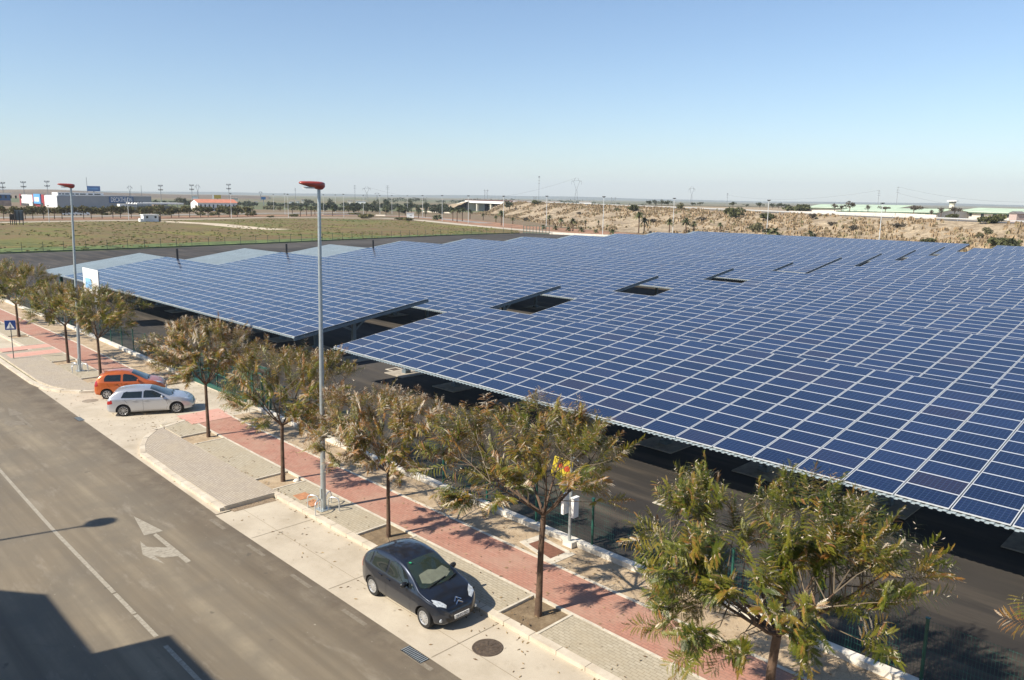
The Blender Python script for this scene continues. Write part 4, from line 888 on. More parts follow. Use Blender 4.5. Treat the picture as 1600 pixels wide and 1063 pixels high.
# ================================================================== TREES
def leaf_template(npairs, L, ll, lw, droop, seed):
    r = np.random.default_rng(seed); V = []; F = []
    def pt(t): return np.array([L*t*(1-.12*droop*t), 0, -droop*L*.45*t*t])
    segs = 3
    for i in range(segs):                                   # rachis
        a, b = pt(i/segs), pt((i+1)/segs); w = .006
        n = len(V); V += [a+[0, -w, 0], b+[0, -w*.6, 0], b+[0, w*.6, 0], a+[0, w, 0]]; F.append([n, n+1, n+2, n+3])
    for k in range(npairs):
        t = .14+.86*(k+.5)/npairs; p = pt(t); sc_ = math.sin(math.pi*(.18+.72*t))**.6
        for sg in (-1, 1):
            a = R(58-18*t+r.uniform(-8, 8)); d = np.array([math.cos(a), sg*math.sin(a), -.22-.2*r.random()]); d /= np.linalg.norm(d); l = ll*sc_*r.uniform(.85, 1.12)
            s_ = np.array([-d[1], d[0], .25*sg]); w = lw*.5
            n = len(V); V += [p, p+d*l*.45-s_*w, p+d*l, p+d*l*.45+s_*w]; F.append([n, n+1, n+2, n+3])
    n = len(V); p = pt(1); V += [p, p+np.array([ll*.4, -lw*.5, -.01]), p+np.array([ll*.9, 0, -.03]), p+np.array([ll*.4, lw*.5, -.01])]; F.append([n, n+1, n+2, n+3])
    return np.array(V), np.array(F)
LEAFM = m_rnd('feathery_leaves', [(0, (.040, .062, .008)), (.28, (.105, .128, .013)), (.5, (.195, .185, .020)), (.66, (.26, .185, .030)), (.80, (.31, .135, .032)), (.93, (.33, .19, .08)), (1, (.66, .60, .48))], .40, .32)
BARK = simple('brown_bark', (.105, .065, .042), .9, var=.4, scale=7, bump=.6); TWIG = simple('pale_twig', (.13, .10, .065), .8, var=.2, scale=8)
def perp(d, rng):
    a = rng.normal(size=3); a -= d*np.dot(a, d); return a/np.linalg.norm(a)
def rotate_leaves(Tv, Tf, pos, fwd, up, scl):
    x = fwd/np.linalg.norm(fwd, axis=1, keepdims=True); y = np.cross(up, x); y /= np.linalg.norm(y, axis=1, keepdims=True)+1e-9; z = np.cross(x, y)
    V = pos[:, None, :]+scl[:, None, None]*(Tv[None, :, 0:1]*x[:, None, :]+Tv[None, :, 1:2]*y[:, None, :]+Tv[None, :, 2:3]*z[:, None, :])
    F = Tf[None]+(np.arange(len(pos))*len(Tv))[:, None, None]; return V.reshape(-1, 3), F.reshape(-1, 4)
def feather_tree(label, x, y, fork, c, rad, seed, nlimb=6, dens=1.0, L=.42, npairs=9, rust=.0, trunk_r=.10, tone0=.45, lean=(0, 0), group='feathery street trees along the pavement', flat=.8):
    """trunk to the fork, limbs spreading into an umbrella crown with centre c and radii rad (relative to the base)"""
    rng = np.random.default_rng(seed); t = thing('street_tree', label, 'tree', (x, y, .06), 0, group)
    F0 = np.array([lean[0], lean[1], fork]); tr = MB(); tr.tube([(0, 0, -.05), (lean[0]*.15+.01, lean[1]*.15, fork*.3), (lean[0]*.5-.02, lean[1]*.5+.01, fork*.65), tuple(F0)], [trunk_r*1.25, trunk_r, trunk_r*.9, trunk_r*.85], 10)
    tips = []; C0 = np.array(c, float); RD = np.array(rad, float)
    def inside(p): return np.sum(((p-C0)/RD)**2)
    for i in range(nlimb):
        a = 2*math.pi*(i+rng.uniform(-.3, .3))/nlimb; rr = rng.uniform(.42, .72)
        end = C0+RD*np.array([math.cos(a)*rr, math.sin(a)*rr, rng.uniform(-.05, .45)]); 
        mid = F0+(end-F0)*.45+np.array([0, 0, -.12*np.linalg.norm(end-F0)*rng.uniform(.2, 1.2)])+rng.normal(0, .08, 3); r0 = trunk_r*.5
        pts = [F0*(1-f)**2+2*mid*f*(1-f)+end*f*f for f in (0, .25, .5, .75, 1)]; tr.tube([tuple(p) for p in pts], [r0, r0*.75, r0*.55, r0*.4, r0*.22], 6, caps=False)
        for f in (.35, .5, .62, .75, .88, 1.0):
            for rep in range(2 if f < .95 else 3):
                o = F0*(1-f)**2+2*mid*f*(1-f)+end*f*f; d = (o-F0)/np.linalg.norm(o-F0); s_ = perp(d, rng); e2 = o+(d*.5+s_*rng.uniform(.6, 1.1)+np.array([0, 0, .22]))*rng.uniform(.35, .60)*RD[0]*.72
                k = inside(e2)
                if k > 1: e2 = C0+(e2-C0)/math.sqrt(k)*rng.uniform(.75, .92)
                if e2[2] < fork-.35 and rng.random() < .5: e2[2] = fork+rng.uniform(0, .5)
                m2 = (o+e2)/2+rng.normal(0, .08, 3); tr.tube([tuple(o), tuple(m2), tuple(e2)], [r0*.3, r0*.2, r0*.1], 4, 1, caps=False)
                tips.append((m2, e2)); 
    obj('trunk', tr, [BARK, TWIG], t, smooth=50)
    P_, D_, U_, S_, RN = [], [], [], [], []
    for m2, e2 in tips:
        d0 = (e2-m2)/(np.linalg.norm(e2-m2)+1e-6)
        for s in range(max(1, int(round(2.1*dens)))):
            o = m2+(e2-m2)*rng.uniform(.2, 1.05); outw = (o-C0)/RD; outw = outw/(np.linalg.norm(outw)+1e-6)
            ax = d0*.5+outw*.7+np.array([0, 0, .35])+rng.normal(0, .35, 3); ax /= np.linalg.norm(ax); sl = rng.uniform(.55, 1.2)*(.32+L*1.3)
            tone = np.clip(rng.normal(tone0, .16), .05, .95); 
            n = int(rng.integers(18, 25)); s1 = perp(ax, rng); s2 = np.cross(ax, s1)
            for q in range(n):
                g = (q+.5)/n; p = o+ax*sl*g; a = (q % 2)*math.pi+rng.normal(0, .22); rd = s1*math.cos(a)+s2*math.sin(a)
                fd = ax*(.45+.6*g)+rd*(1.0-.35*g)+np.array([0, 0, -.14]); fd /= np.linalg.norm(fd); up = ax*.9+np.array([0, 0, .45])
                P_.append(p); D_.append(fd); U_.append(up); S_.append(rng.uniform(.75, 1.1)*(.55+.6*math.sin(math.pi*min(1, g*.85+.12)))); RN.append(np.clip(tone+.30*g*rust+.20*(g > .8)*rng.random()+rng.normal(0, .07)+(.4 if rng.random() < .09 else 0), 0, 1))
    P_, D_, U_, S_, RN = map(np.array, (P_, D_, U_, S_, RN)); VV, FF, RR = [], [], []; off = 0; which = rng.integers(0, 3, len(P_))
    for w_, dr in enumerate((.35, .8, 1.3)):
        Tv, Tf = leaf_template(npairs, L*.82, L*.155*(9/npairs)**.25, L*.048*(9/npairs)**.9, dr*.7, 5+w_); k = which == w_
        if not k.any(): continue
        V, F = rotate_leaves(Tv, Tf, P_[k], D_[k], U_[k], S_[k]); VV.append(V); FF.append(F+off); off += len(V); RR.append(np.repeat(RN[k], len(Tv)))
    ns_ = int(len(P_)*.55); k = rng.integers(0, len(P_), ns_); p = P_[k]+D_[k]*rng.uniform(.02, .12, (ns_, 1))+rng.normal(0, .02, (ns_, 3)); a = rng.normal(size=(ns_, 3)); a /= np.linalg.norm(a, axis=1, keepdims=True); b = np.cross(a, rng.normal(size=(ns_, 3))); b /= np.linalg.norm(b, axis=1, keepdims=True)
    l_ = rng.uniform(.025, .06, (ns_, 1)); V = np.stack([p-a*l_, p-b*.010, p+a*l_, p+b*.010], 1).reshape(-1, 3); VV.append(V); FF.append((np.arange(ns_)*4)[:, None]+np.array([[0, 1, 2, 3]])+off); RR.append(np.repeat(rng.uniform(.93, 1.05, ns_), 4))
    rr = np.concatenate(RR); rr = np.clip(rr+RNG.normal(0, .02, len(rr)), .01, .99)
    np_obj('crown', np.concatenate(VV), np.concatenate(FF), LEAFM, t, rnd=np.stack([rr, rr], 1)); return t
G = 'feathery street trees along the pavement'
# (x, y) of each foot measured on the paving; crown: centre and radii relative to the foot
feather_tree('leafy street tree in the tree pit just right of the dark car', -13.86, 15.05, 3.05, (-.5, 0, 4.25), (4.2, 2.7, 1.75), 3, 8, 1.9, .27, 7, .35, .092, .46, (.12, 0))
feather_tree('street tree with a broad brownish crown right behind the dark car', -21.0, 15.05, 2.35, (-.05, .1, 3.8), (3.9, 2.6, 1.1), 4, 9, 2.4, .22, 5, .9, .068, .52, (.05, 0))
feather_tree('street tree just left of the middle street lamp, dark green crown', -28.3, 15.05, 2.4, (.85, .1, 4.05), (3.6, 2.6, 1.6), 9, 8, 2.1, .26, 6, .45, .08, .45, (.1, 0))
feather_tree('street tree in the paving right of the silver car, rusty tips', -36.15, 15.4, 2.6, (-.2, .0, 4.25), (3.8, 2.6, 1.25), 6, 9, 2.5, .24, 4, .8, .08, .50)
feather_tree('largest street tree, in the right foreground, its crown covers the fence', -6.95, 15.05, 2.45, (-.35, .2, 3.6), (4.0, 3.1, 1.95), 31, 10, 2.5, .31, 9, .10, .11, .33, (.1, 0))
feather_tree('street tree at the bottom right corner of the picture, only its crown edge shows', .5, 15.05, 2.6, (0, 0, 3.9), (3.6, 2.8, 1.8), 8, 6, 1.2, .32, 8, .2, .11)
feather_tree('street tree right behind the orange car', -52.2, 15.6, 2.6, (.1, .2, 4.35), (3.4, 2.5, 1.35), 12, 6, 1.8, .28, 4, .2, .09)
feather_tree('street tree just left of the left street lamp', -58.8, 15.6, 2.6, (-.6, 0, 4.0), (4.1, 2.6, 1.15), 14, 7, 1.8, .28, 4, .2, .09)
feather_tree('street tree behind the crossing sign with a forked pale trunk', -72.0, 15.7, 2.6, (.5, 0, 4.2), (4.4, 3.0, 1.5), 15, 6, 1.7, .30, 4, .2, .10)
feather_tree('street tree at the far left edge, only part of its crown shows', -79.5, 15.9, 2.7, (0, 0, 4.1), (3.4, 2.8, 1.4), 16, 6, 1.5, .30, 4, .2, .10)
# white sheet of plastic caught in the tree behind the orange car
b = dist_pt(152, 478, math.hypot(-52.2, 15.2)); m = MB(); rr_ = random.Random(4)
for i in range(9):
    c_ = Vector((rr_.uniform(-.35, .35), 0, rr_.uniform(-.4, .4))); pts = [tuple(c_+Vector((rr_.uniform(-.22, .22), rr_.uniform(-.12, .12), rr_.uniform(-.2, .2)))) for _ in range(4)]; m.poly(pts)
tag(obj('plastic_sheet', m, WHITE, loc=b), 'torn white plastic sheet caught in the tree behind the orange car', 'plastic sheet')

# fallen leaves and crumbs on the paving: uncountable
N = 2600; px_ = RNG.uniform(-60, 4, N); py_ = np.concatenate([RNG.uniform(11.8, 19.2, N//2), RNG.normal(14.1, .25, N//4), RNG.normal(18.2, .6, N-N//2-N//4)]); py_ = np.clip(py_, 11.7, 19.1); zz_ = np.where(py_ < 14.25, .02, .145)
q_ = np.stack([px_, py_+np.where(px_ < -30, (-px_-30)*.018, 0), zz_], 1); a_ = RNG.random(N)*6.28; s_ = .018+.03*RNG.random(N)
u_ = np.stack([np.cos(a_)*s_*1.6, np.sin(a_)*s_*1.6, np.zeros(N)], 1); v_ = np.stack([-np.sin(a_)*s_*.5, np.cos(a_)*s_*.5, np.full(N, .008)], 1)
V_ = np.stack([q_-u_, q_-v_, q_+u_, q_+v_], 1).reshape(-1, 3); r_ = np.repeat(RNG.random(N), 4)
tag(np_obj('fallen_leaves', V_, (np.arange(N)*4)[:, None]+np.array([[0, 1, 2, 3]]), m_rnd('dry_leaf', [(0, (.10, .06, .03)), (.5, (.20, .13, .06)), (1, (.33, .24, .12))]), rnd=np.stack([r_, r_], 1)), kind='stuff')

# ================================================================== FAR THINGS
def pole_lamp(px, py, ptop, lab, H0=None, k=1.0):
    s_ = surf(px, py); x, y, z = s_; H = zat(px, ptop, x, y)-z if H0 is None else H0
    t = thing('road_lamp', lab, 'street lamp', (x, y, z), 0, 'thin white lamp posts beyond the solar park')
    obj('pole', MB().tube([(0, 0, 0), (0, 0, H)], [.12*k, .08*k], 6), simple('pale_pole', (.58, .60, .60), .5, var=.05), t); m = MB(); m.box(-.5, .5, -.32, .32, H-.02, H+.22); m.box(-.25, .25, -.16, .16, H-.14, H-.02); obj('lamp_head', m, DARK, t); return t
near_words = {0: 'leftmost', 1: 'second from the left'}
LP = [(77.1, 347.7, 322), (201.3, 343.8, 308), (361.8, 341.1, 303), (450.7, 340.5, 304), (445.5, 335.2, 303.5), (537.4, 339.8, 304), (506, 333, 304.8), (524.5, 332, 305), (568, 334.6, 305.5), (593.7, 335.2, 306), (612.5, 334.6, 306), (636.6, 331.9, 306), (660.3, 341.1, 306), (690.9, 345.8, 306), (731.7, 349.7, 306.5), (786.4, 354.3, 307), (853.4, 357.5, 307), (941.6, 368, 308), (1051, 364, 310.5), (1197.5, 368, 313.5), (1373.5, 376, 318), (428, 330, 304.5)]
LW = ['by the dark billboards at the left edge', 'in front of the blue lettered store', 'by the long red roofed building', 'left of the first palms', 'thinner, among the first palms', 'just right of the tall middle street lamp', 'behind the tall middle street lamp', 'right behind the tall middle street lamp, far away', 'by the low round hedge', 'by the low white wall', 'left of the white kiosk box, far', 'left of the white kiosk box, near', 'right of the white kiosk box', 'before the group of three dark palms', 'in front of the pale bridge abutment', 'right of the bridge', 'at the left end of the dry slope, above the gate', 'before the dry slope, by the spreading palm', 'before the dry slope, beside the single palm', 'before the dry slope, in front of a round shrub', 'before the dry slope, in front of the long green roofed shed', 'in the far fields left of the middle lamp']
for (px, py, pt), w_ in zip(LP, LW): pole_lamp(px, py, pt, 'thin white lamp post '+w_)
# ---- leaf-clump crowns
def m_crown(name, stops): return m_rnd(name, stops, .85, .12)
CM = {'olive': m_crown('olive_crown', [(0, (.045, .055, .012)), (.5, (.10, .095, .028)), (1, (.17, .13, .045))]), 'dark': m_crown('dark_crown', [(0, (.018, .028, .012)), (.6, (.038, .052, .022)), (1, (.07, .075, .035))]),
      'green': m_crown('green_crown', [(0, (.035, .042, .014)), (.6, (.075, .082, .028)), (1, (.13, .125, .05))]), 'grey': m_crown('grey_olive_crown', [(0, (.07, .07, .035)), (.6, (.13, .125, .06)), (1, (.22, .19, .11))]), 'brown': m_crown('brownish_crown', [(0, (.05, .042, .03)), (.6, (.085, .07, .05)), (1, (.13, .11, .08))])}
def clump(rx, ry, rz, cz, n, leaf, rng, lobes=5):
    L_ = [(rng.normal(0, .42)*rx, rng.normal(0, .42)*ry, cz+rng.uniform(-.35, .45)*rz, rng.uniform(.38, .62)) for _ in range(lobes)]+[(0, 0, cz, .62)]
    which = rng.integers(0, len(L_), n); d = rng.normal(size=(n, 3)); d /= np.linalg.norm(d, axis=1, keepdims=True); r = rng.random(n)**.4
    LL = np.array(L_)[which]; p = LL[:, :3]+d*r[:, None]*LL[:, 3:4]*np.array([rx, ry, rz])*1.15; p[:, 2] = np.maximum(p[:, 2], cz-rz*1.05)
    a = rng.normal(size=(n, 3)); a /= np.linalg.norm(a, axis=1, keepdims=True); b = np.cross(a, rng.normal(size=(n, 3))); b /= np.linalg.norm(b, axis=1, keepdims=True); s = leaf*(.6+.8*rng.random(n))[:, None]
    V = np.stack([p-a*s, p-b*s*.6, p+a*s, p+b*s*.6], 1).reshape(-1, 3); F = (np.arange(n)*4)[:, None]+np.array([[0, 1, 2, 3]]); t = np.repeat(np.clip(rng.random(n)*.6+.4*which/len(L_), 0, 1), 4)
    return V, F, t
def far_tree(px, py, ptop, wpx, lab, kind='dark', name='tree', group=None, trunk=.35, D=None, seed=None, n=260, cat=None, zb=None):
    if D: x, y, z = dist_pt(px, py, D); z = z if zb is None else zb
    else: x, y, z = surf(px, py)
    H = max(1.0, zat(px, ptop, x, y)-z); W = size(wpx, x, y); rng = np.random.default_rng(seed or int(px*13+py))
    t = thing(name, lab, cat or 'tree', (x, y, z), 0, group); h0 = H*trunk
    if trunk > 0:
        m = MB(); m.tube([(0, 0, -.3), (.1, 0, h0), (0, .1, H*.7)], [.05*W**.5+.06, .04*W**.5+.05, .03], 6); m.tube([(.1, 0, h0), (W*.22, .2, H*.66)], [.1, .03], 5); m.tube([(.1, 0, h0), (-W*.2, -.2, H*.7)], [.1, .03], 5); obj('trunk', m, BARK, t)
    rz = (H-h0)/2*.92; V, F, r = clump(W*.5, W*.5, rz, h0+rz*1.02 if trunk > 0 else rz*.95, int(n*1.3), max(.12, W*.075), rng); np_obj('crown' if trunk > 0 else 'foliage', V, F, CM[kind], t, rnd=np.stack([r, r], 1)); return t
# palms
PALM = m_rnd('palm_fronds', [(0, (.035, .05, .016)), (.6, (.075, .09, .03)), (1, (.16, .15, .06))], .6, .1)
def palm(px, py, ptop, lab, spread=1.0, bushy=False):
    x, y, z = surf(px, py); H = max(2.0, zat(px, ptop, x, y)-z); rng = np.random.default_rng(int(px*7)); t = thing('palm_tree', lab, 'palm', (x, y, z), 0, 'palms beyond the solar park')
    fl = min(H*.42, 2.6)*spread if not bushy else H*.62; h = H-fl*.62 if not bushy else H*.30; m = MB(); m.tube([(0, 0, -.3), (.05, .03, h*.5), (0, 0, h)], [.26, .2, .22], 7); obj('trunk', m, BARK, t)
    V = []; F = []; rn = []
    for k in range(34):
        a = k*2.4+rng.uniform(-.2, .2); e = rng.uniform(-.5, 1.35); u = np.array([math.cos(a)*math.cos(e), math.sin(a)*math.cos(e), math.sin(e)]); s_ = np.array([-math.sin(a), math.cos(a), 0]); tone = .15+.5*rng.random()+(.35 if e < -.2 else 0); o = np.array([0, 0, h]); prev = None
        for i in range(6):
            f = i/5; c = o+u*fl*f*(1-.1*f)+np.array([0, 0, -fl*.42*f*f]); w = fl*.17*math.sin(math.pi*min(.97, .1+.9*f))+.02
            l, r_ = c+s_*w+np.array([0, 0, -.35*w]), c-s_*w+np.array([0, 0, -.35*w])
            if prev is not None:
                for side, pside in ((l, prev[1]), (r_, prev[2])): n_ = len(V); V += [prev[0], c, side*.9+c*.1, pside*.55+prev[0]*.45]; F.append([n_, n_+1, n_+2, n_+3]); rn += [tone]*4
            prev = (c, l, r_)
    rn = np.array(rn); np_obj('fronds', np.array(V), np.array(F), PALM, t, rnd=np.stack([rn, rn], 1)); return t
PL = [(456.7, 333.9, 319.4, 'left of the middle lamp, leftmost tall one', 0), (469.4, 338.5, 321, 'left of the middle lamp, second from the left', 0), (479, 337, 318.7, 'left of the middle lamp, tallest of the group', 0), (486.3, 337.8, 320.7, 'left of the middle lamp, fourth of the group', 0), (492, 336.5, 322.7, 'close left of the middle lamp, smallest of the group', 0), (519.6, 337.8, 321.4, 'alone just right of the middle lamp', 0), (437.5, 330, 322.7, 'small and alone further left of the palm group', 0),
      (603, 336, 320, 'beside the low white wall', 0), (623.5, 341, 320, 'tall, left of the white kiosk box', 0), (633, 337, 322.7, 'directly left of the white kiosk box', 0), (653.8, 341, 328, 'low, right of the white kiosk box', 0), (664.6, 339.8, 329, 'low, second to the right of the white kiosk box', 0), (680.4, 343.8, 329.3, 'low and wide, left of the three dark palms', 1), (687, 342.5, 330.6, 'low, close to the three dark palms', 1),
      (707.4, 345, 322.7, 'leftmost of three dark palms before the bridge', 0), (714, 347, 322, 'middle of three dark palms before the bridge', 0), (722.3, 345.8, 322, 'rightmost of three dark palms before the bridge', 0), (734.4, 342.5, 325.3, 'slender, in front of the bridge abutment', 0), (754.8, 344.4, 332.6, 'small, under the bridge', 0), (774.6, 347.7, 335.9, 'small, right of the bridge opening', 0), (783, 352.3, 326.7, 'tall dark, beside the lamp right of the bridge', 0), (801, 350.4, 339, 'small, at the left end of the dry slope', 0),
      (858, 352, 334.4, 'dark headed, at the left of the dry slope', 0), (848.7, 358, 346.3, 'short bushy, left of the lamp above the gate', 1), (867.8, 359.5, 348, 'short bushy, right of the lamp above the gate', 1), (876.4, 356, 339.7, 'slender, on the left part of the slope', 0), (888, 361.4, 349.6, 'short bushy, third along the kerb', 1), (895, 361.4, 339, 'tall, third along the kerb', 0), (908.5, 362.8, 349.6, 'short bushy, fourth along the kerb', 1), (914.6, 354, 344, 'dark headed, on the slope behind the kerb', 0), (931, 364, 354, 'short bushy, fifth along the kerb', 1), (935, 352, 344, 'small dark headed, left of the lamp', 0), (956.8, 366, 352, 'wide spreading short, right of the lamp', 1),
      (997.6, 364.7, 328.5, 'tallest on the slope, left of a close pair', 0), (1006, 364.7, 337.7, 'right one of the tall close pair', 0), (1045.5, 364, 340.4, 'tall, just left of a lamp on the right slope', 0), (1071, 365, 338.4, 'tall, left of a pair on the right slope', 0), (1083.7, 364, 344.3, 'right one of the pair on the right slope', 0), (1124.5, 364, 346.3, 'single, standing apart on the right slope', 0), (1210.5, 368, 346.4, 'broad bushy, beside the right lamp', 1), (1200, 368, 348, 'dark bushy, behind the right lamp', 1), (1265.9, 371, 353, 'bushy, alone above the panel edge', 1), (1453, 379, 366, 'small low, on the far right slope', 1), (1507, 384, 376, 'very small, at the upper edge of the panels', 1)]
for px, py, pt, w_, bb in PL: palm(px, py, pt, 'palm '+w_, 1.0, bool(bb))
# shrubs on the slope
SH = [(838, 320, 311, 13, 'green', 'round green bush at the crest left of the slope'), (989.7, 330, 318, 19, 'green', 'round green bush on the crest above the tall palm pair'), (963, 331, 325, 10, 'green', 'small bush below the crest, left of the bigger round bush'), (1147.5, 340, 320.6, 29, 'green', 'large rounded shrub on the crest in the middle of the slope'), (1197.6, 345, 328.5, 25, 'green', 'dense dome shaped shrub behind a lamp'), (1184, 363, 345.6, 21, 'grey', 'grey green shrub low on the slope, left of the lamp'), (1062, 329, 315, 13, 'grey', 'thin grey shrub on the crest beside a lamp'), (1250, 331, 319.5, 37, 'green', 'long dark green bush in front of the green roofed shed'), (1268.5, 343, 331.5, 11, 'brown', 'small brown bush just below the crest rail'), (1550.7, 349, 334, 40, 'green', 'wide shrub on the crest at the far right'), (1543.5, 368.8, 351, 16, 'grey', 'upright grey shrub below the wide crest shrub'), (1531, 373, 363, 10, 'grey', 'small grey shrub low on the far right slope'), (1572, 390, 369, 54, 'green', 'wide green shrub behind the upper edge of the panels at the far right'), (1487.5, 343, 333, 20, 'green', 'low green bush beside the control tower'), (1452, 381, 371, 22, 'green', 'low shrub at the panel edge by a small palm')]
for px, py, pt, w_, kd, lb in SH: far_tree(px, py, pt, w_, lb, kd, 'shrub', 'shrubs on the dry slope', 0, n=420, cat='shrub')
BUSHW = ['first', 'second', 'third', 'fourth', 'fifth', 'sixth', 'seventh']
for i, (px, py, pt, w_) in enumerate([(822, 346, 339, 10), (905, 336, 330, 12), (1020, 348, 341, 14), (1098, 346, 338, 16), (1335, 360, 350, 18), (1405, 356, 347, 20), (1300, 352, 345, 14)]):
    far_tree(px, py, pt, w_, 'dry brown scrub bush on the slope, %s from the left' % BUSHW[i], 'brown', 'scrub_bush', 'brown bushes on the dry slope', 0, n=200, cat='shrub')
# trees beyond the crest
TR = [(1014, 322, 312, 11, 'left one of three dark trees on the horizon'), (1024, 322, 311.5, 10, 'middle one of three dark trees on the horizon'), (1033.5, 322, 310, 9, 'right one, tallest of three dark trees on the horizon'), (1043.5, 322, 312, 12, 'round dark tree left of the crest lamp'), (1093.5, 321.5, 314.7, 9, 'small dark tree behind the white car park rail'), (1082, 321.5, 316, 8, 'small dark tree under the curved pylon'), (1145, 323, 314, 12, 'dark round tree above the large crest shrub'), (1166, 323.5, 318.6, 8, 'small dark tree right of the crest shrub'), (1187, 325, 315.3, 12, 'dark tree left of the lamp behind the dome shrub'), (1207, 325.5, 316, 11, 'dark tree right of the lamp behind the dome shrub'), (1216, 326, 316, 12, 'second dark tree right of that lamp'), (1230, 326.5, 318, 11, 'dark tree left of the green roofed shed')]
for px, py, pt, w_, lb in TR: far_tree(px, py, pt, w_, lb, 'dark', 'tree', 'dark trees beyond the highway', .15, D=620, n=160)
T2 = [(1304, 329, 317.5, 11, 'leftmost of the trees before the green roofed shed'), (1314, 330, 318.5, 9, 'second of the trees before the green roofed shed'), (1327, 332, 313.5, 16, 'tallest tree before the green roofed shed'), (1355.5, 332, 319.4, 9, 'narrow tree left of the right slope lamp'), (1383, 331, 321.5, 13, 'tree top just right of the right slope lamp'), (1427, 334, 320, 18, 'spreading tree midway along the green roofed shed'), (1454.6, 340, 326.7, 9, 'small tree left of the control tower'), (1470, 338, 322.7, 11, 'dark tree directly left of the control tower'), (1491, 336, 321.4, 18, 'dark tree in front of the control tower')]
for px, py, pt, w_, lb in T2: far_tree(px, py, pt, w_, lb, 'brown', 'tree', 'trees in front of the green roofed shed', .3, D=372, n=170)
# row of olive street trees on the far road, and the dark trees behind them
for i in range(26):
    px = 6+i*15.2+(i % 3)*1.7; py = 343.5-px*.0125; nm = 'olive tree in the row along the far road, number %d from the left' % (i+1)
    wh = ['left of the dark billboards', 'behind the dark billboards', 'below the red framed store front', 'below the grey store wall', 'behind the left street lamp', 'below the blue lettered sign', 'behind the white hut', 'before the red roofed building', 'right of the red roofed building']
    far_tree(px, py, 318.5+(i*7 % 4)*.9, 19+(i*5 % 5), nm, 'olive', 'street_tree', 'olive trees along the far road', .30, n=330, seed=i+3)
for i, (px, py, pt, w_, lb) in enumerate([(281, 322, 306.5, 9, 'dark conifer left of the red roofed building'), (289, 322, 307, 10, 'dark tree touching the red roofed building'), (276, 321, 308, 7, 'narrow dark tree behind the white canopy'), (480, 322, 309.5, 10, 'dark round tree above the tall palms'), (487, 322, 311.5, 9, 'small dark round tree beside the palms'), (516, 326, 308, 9, 'dark tree directly right of the middle lamp'), (545, 334, 318, 13, 'dark tree before the long hedge, left one'), (560, 334, 317, 14, 'dark tree before the long hedge, middle one'), (573, 334, 319, 10, 'dark tree before the long hedge, right one'), (586, 325, 310, 12, 'round dark tree above the hedge'), (606, 330, 308, 14, 'dark tree left of the conifers'), (643, 334, 310, 12, 'tall dark conifer behind the kiosk box'), (651, 334, 314, 8, 'conifer right of the tallest conifer'), (667, 334, 312, 11, 'dark conifer behind a lamp'), (684, 331, 317, 12, 'dark tree left of the bridge slope'), (696, 331, 315, 13, 'round tree at the foot of the bridge slope'), (796, 330, 311, 15, 'green tree at the right end of the bridge')]):
    far_tree(px, py, pt, w_, lb, 'dark' if i % 3 else 'green', 'tree', 'dark trees beyond the far road', .12, n=260)
# hedges
HEDGE = simple('clipped_hedge', (.055, .06, .022), .9, var=.5, scale=1.2)
for px, w_, py, pt, lb in ((571, 26, 341, 334, 'low rounded hedge on the roundabout, left one'), (638, 25, 344.5, 340, 'low rounded hedge below the kiosk box'), (461, 14, 338.5, 334, 'low hedge under the tall palms'), (424, 11, 340, 336.5, 'low brown hedge left of the palms'), (555, 18, 335.5, 333, 'low hedge right of the middle lamp')):
    far_tree(px, py, pt, w_, lb, 'olive', 'hedge', 'low hedges of the roundabout', 0, n=420, cat='hedge')
# ---- masts and pylons
MAST = simple('grey_lattice_steel', (.22, .24, .26), .6, .3, var=.1)
def flood(px, ptop, pb, D, lab):
    x, y, z = dist_pt(px, pb, D); z = 0; H = zat(px, ptop, x, y); t = thing('floodlight_mast', lab, 'floodlight mast', (x, y, z), math.atan2(-x, y), 'floodlight masts behind the store'); m = MB(); m.tube([(0, 0, 0), (0, 0, H-2)], [.28, .2], 6); m.box(-1.6, 1.6, -.2, .2, H-5.7, H-5.4); m.box(-1.6, 1.6, -.3, .3, H-2.2, H-1.8); obj('mast', m, MAST, t)
    m = MB()
    for zz in (H-1.7, H-5.3):
        for xx in (-1.6, -.5, .6, 1.6): m.box(xx-.32, xx+.32, -.5, .2, zz, zz+.8); 
    obj('floodlights', m, DARK, t)
for px, pt, pb, w_ in ((5.2, 283, 303, 'leftmost'), (38.3, 282, 308, 'second from the left'), (75, 281, 306, 'third from the left, above the red framed store front'), (251.5, 287.5, 306, 'above the white canopy'), (300.5, 287, 312, 'above the left end of the red roofed building'), (358, 286, 308, 'above the right end of the red roofed building')): flood(px, pt, pb, 760, 'lattice floodlight mast, '+w_)
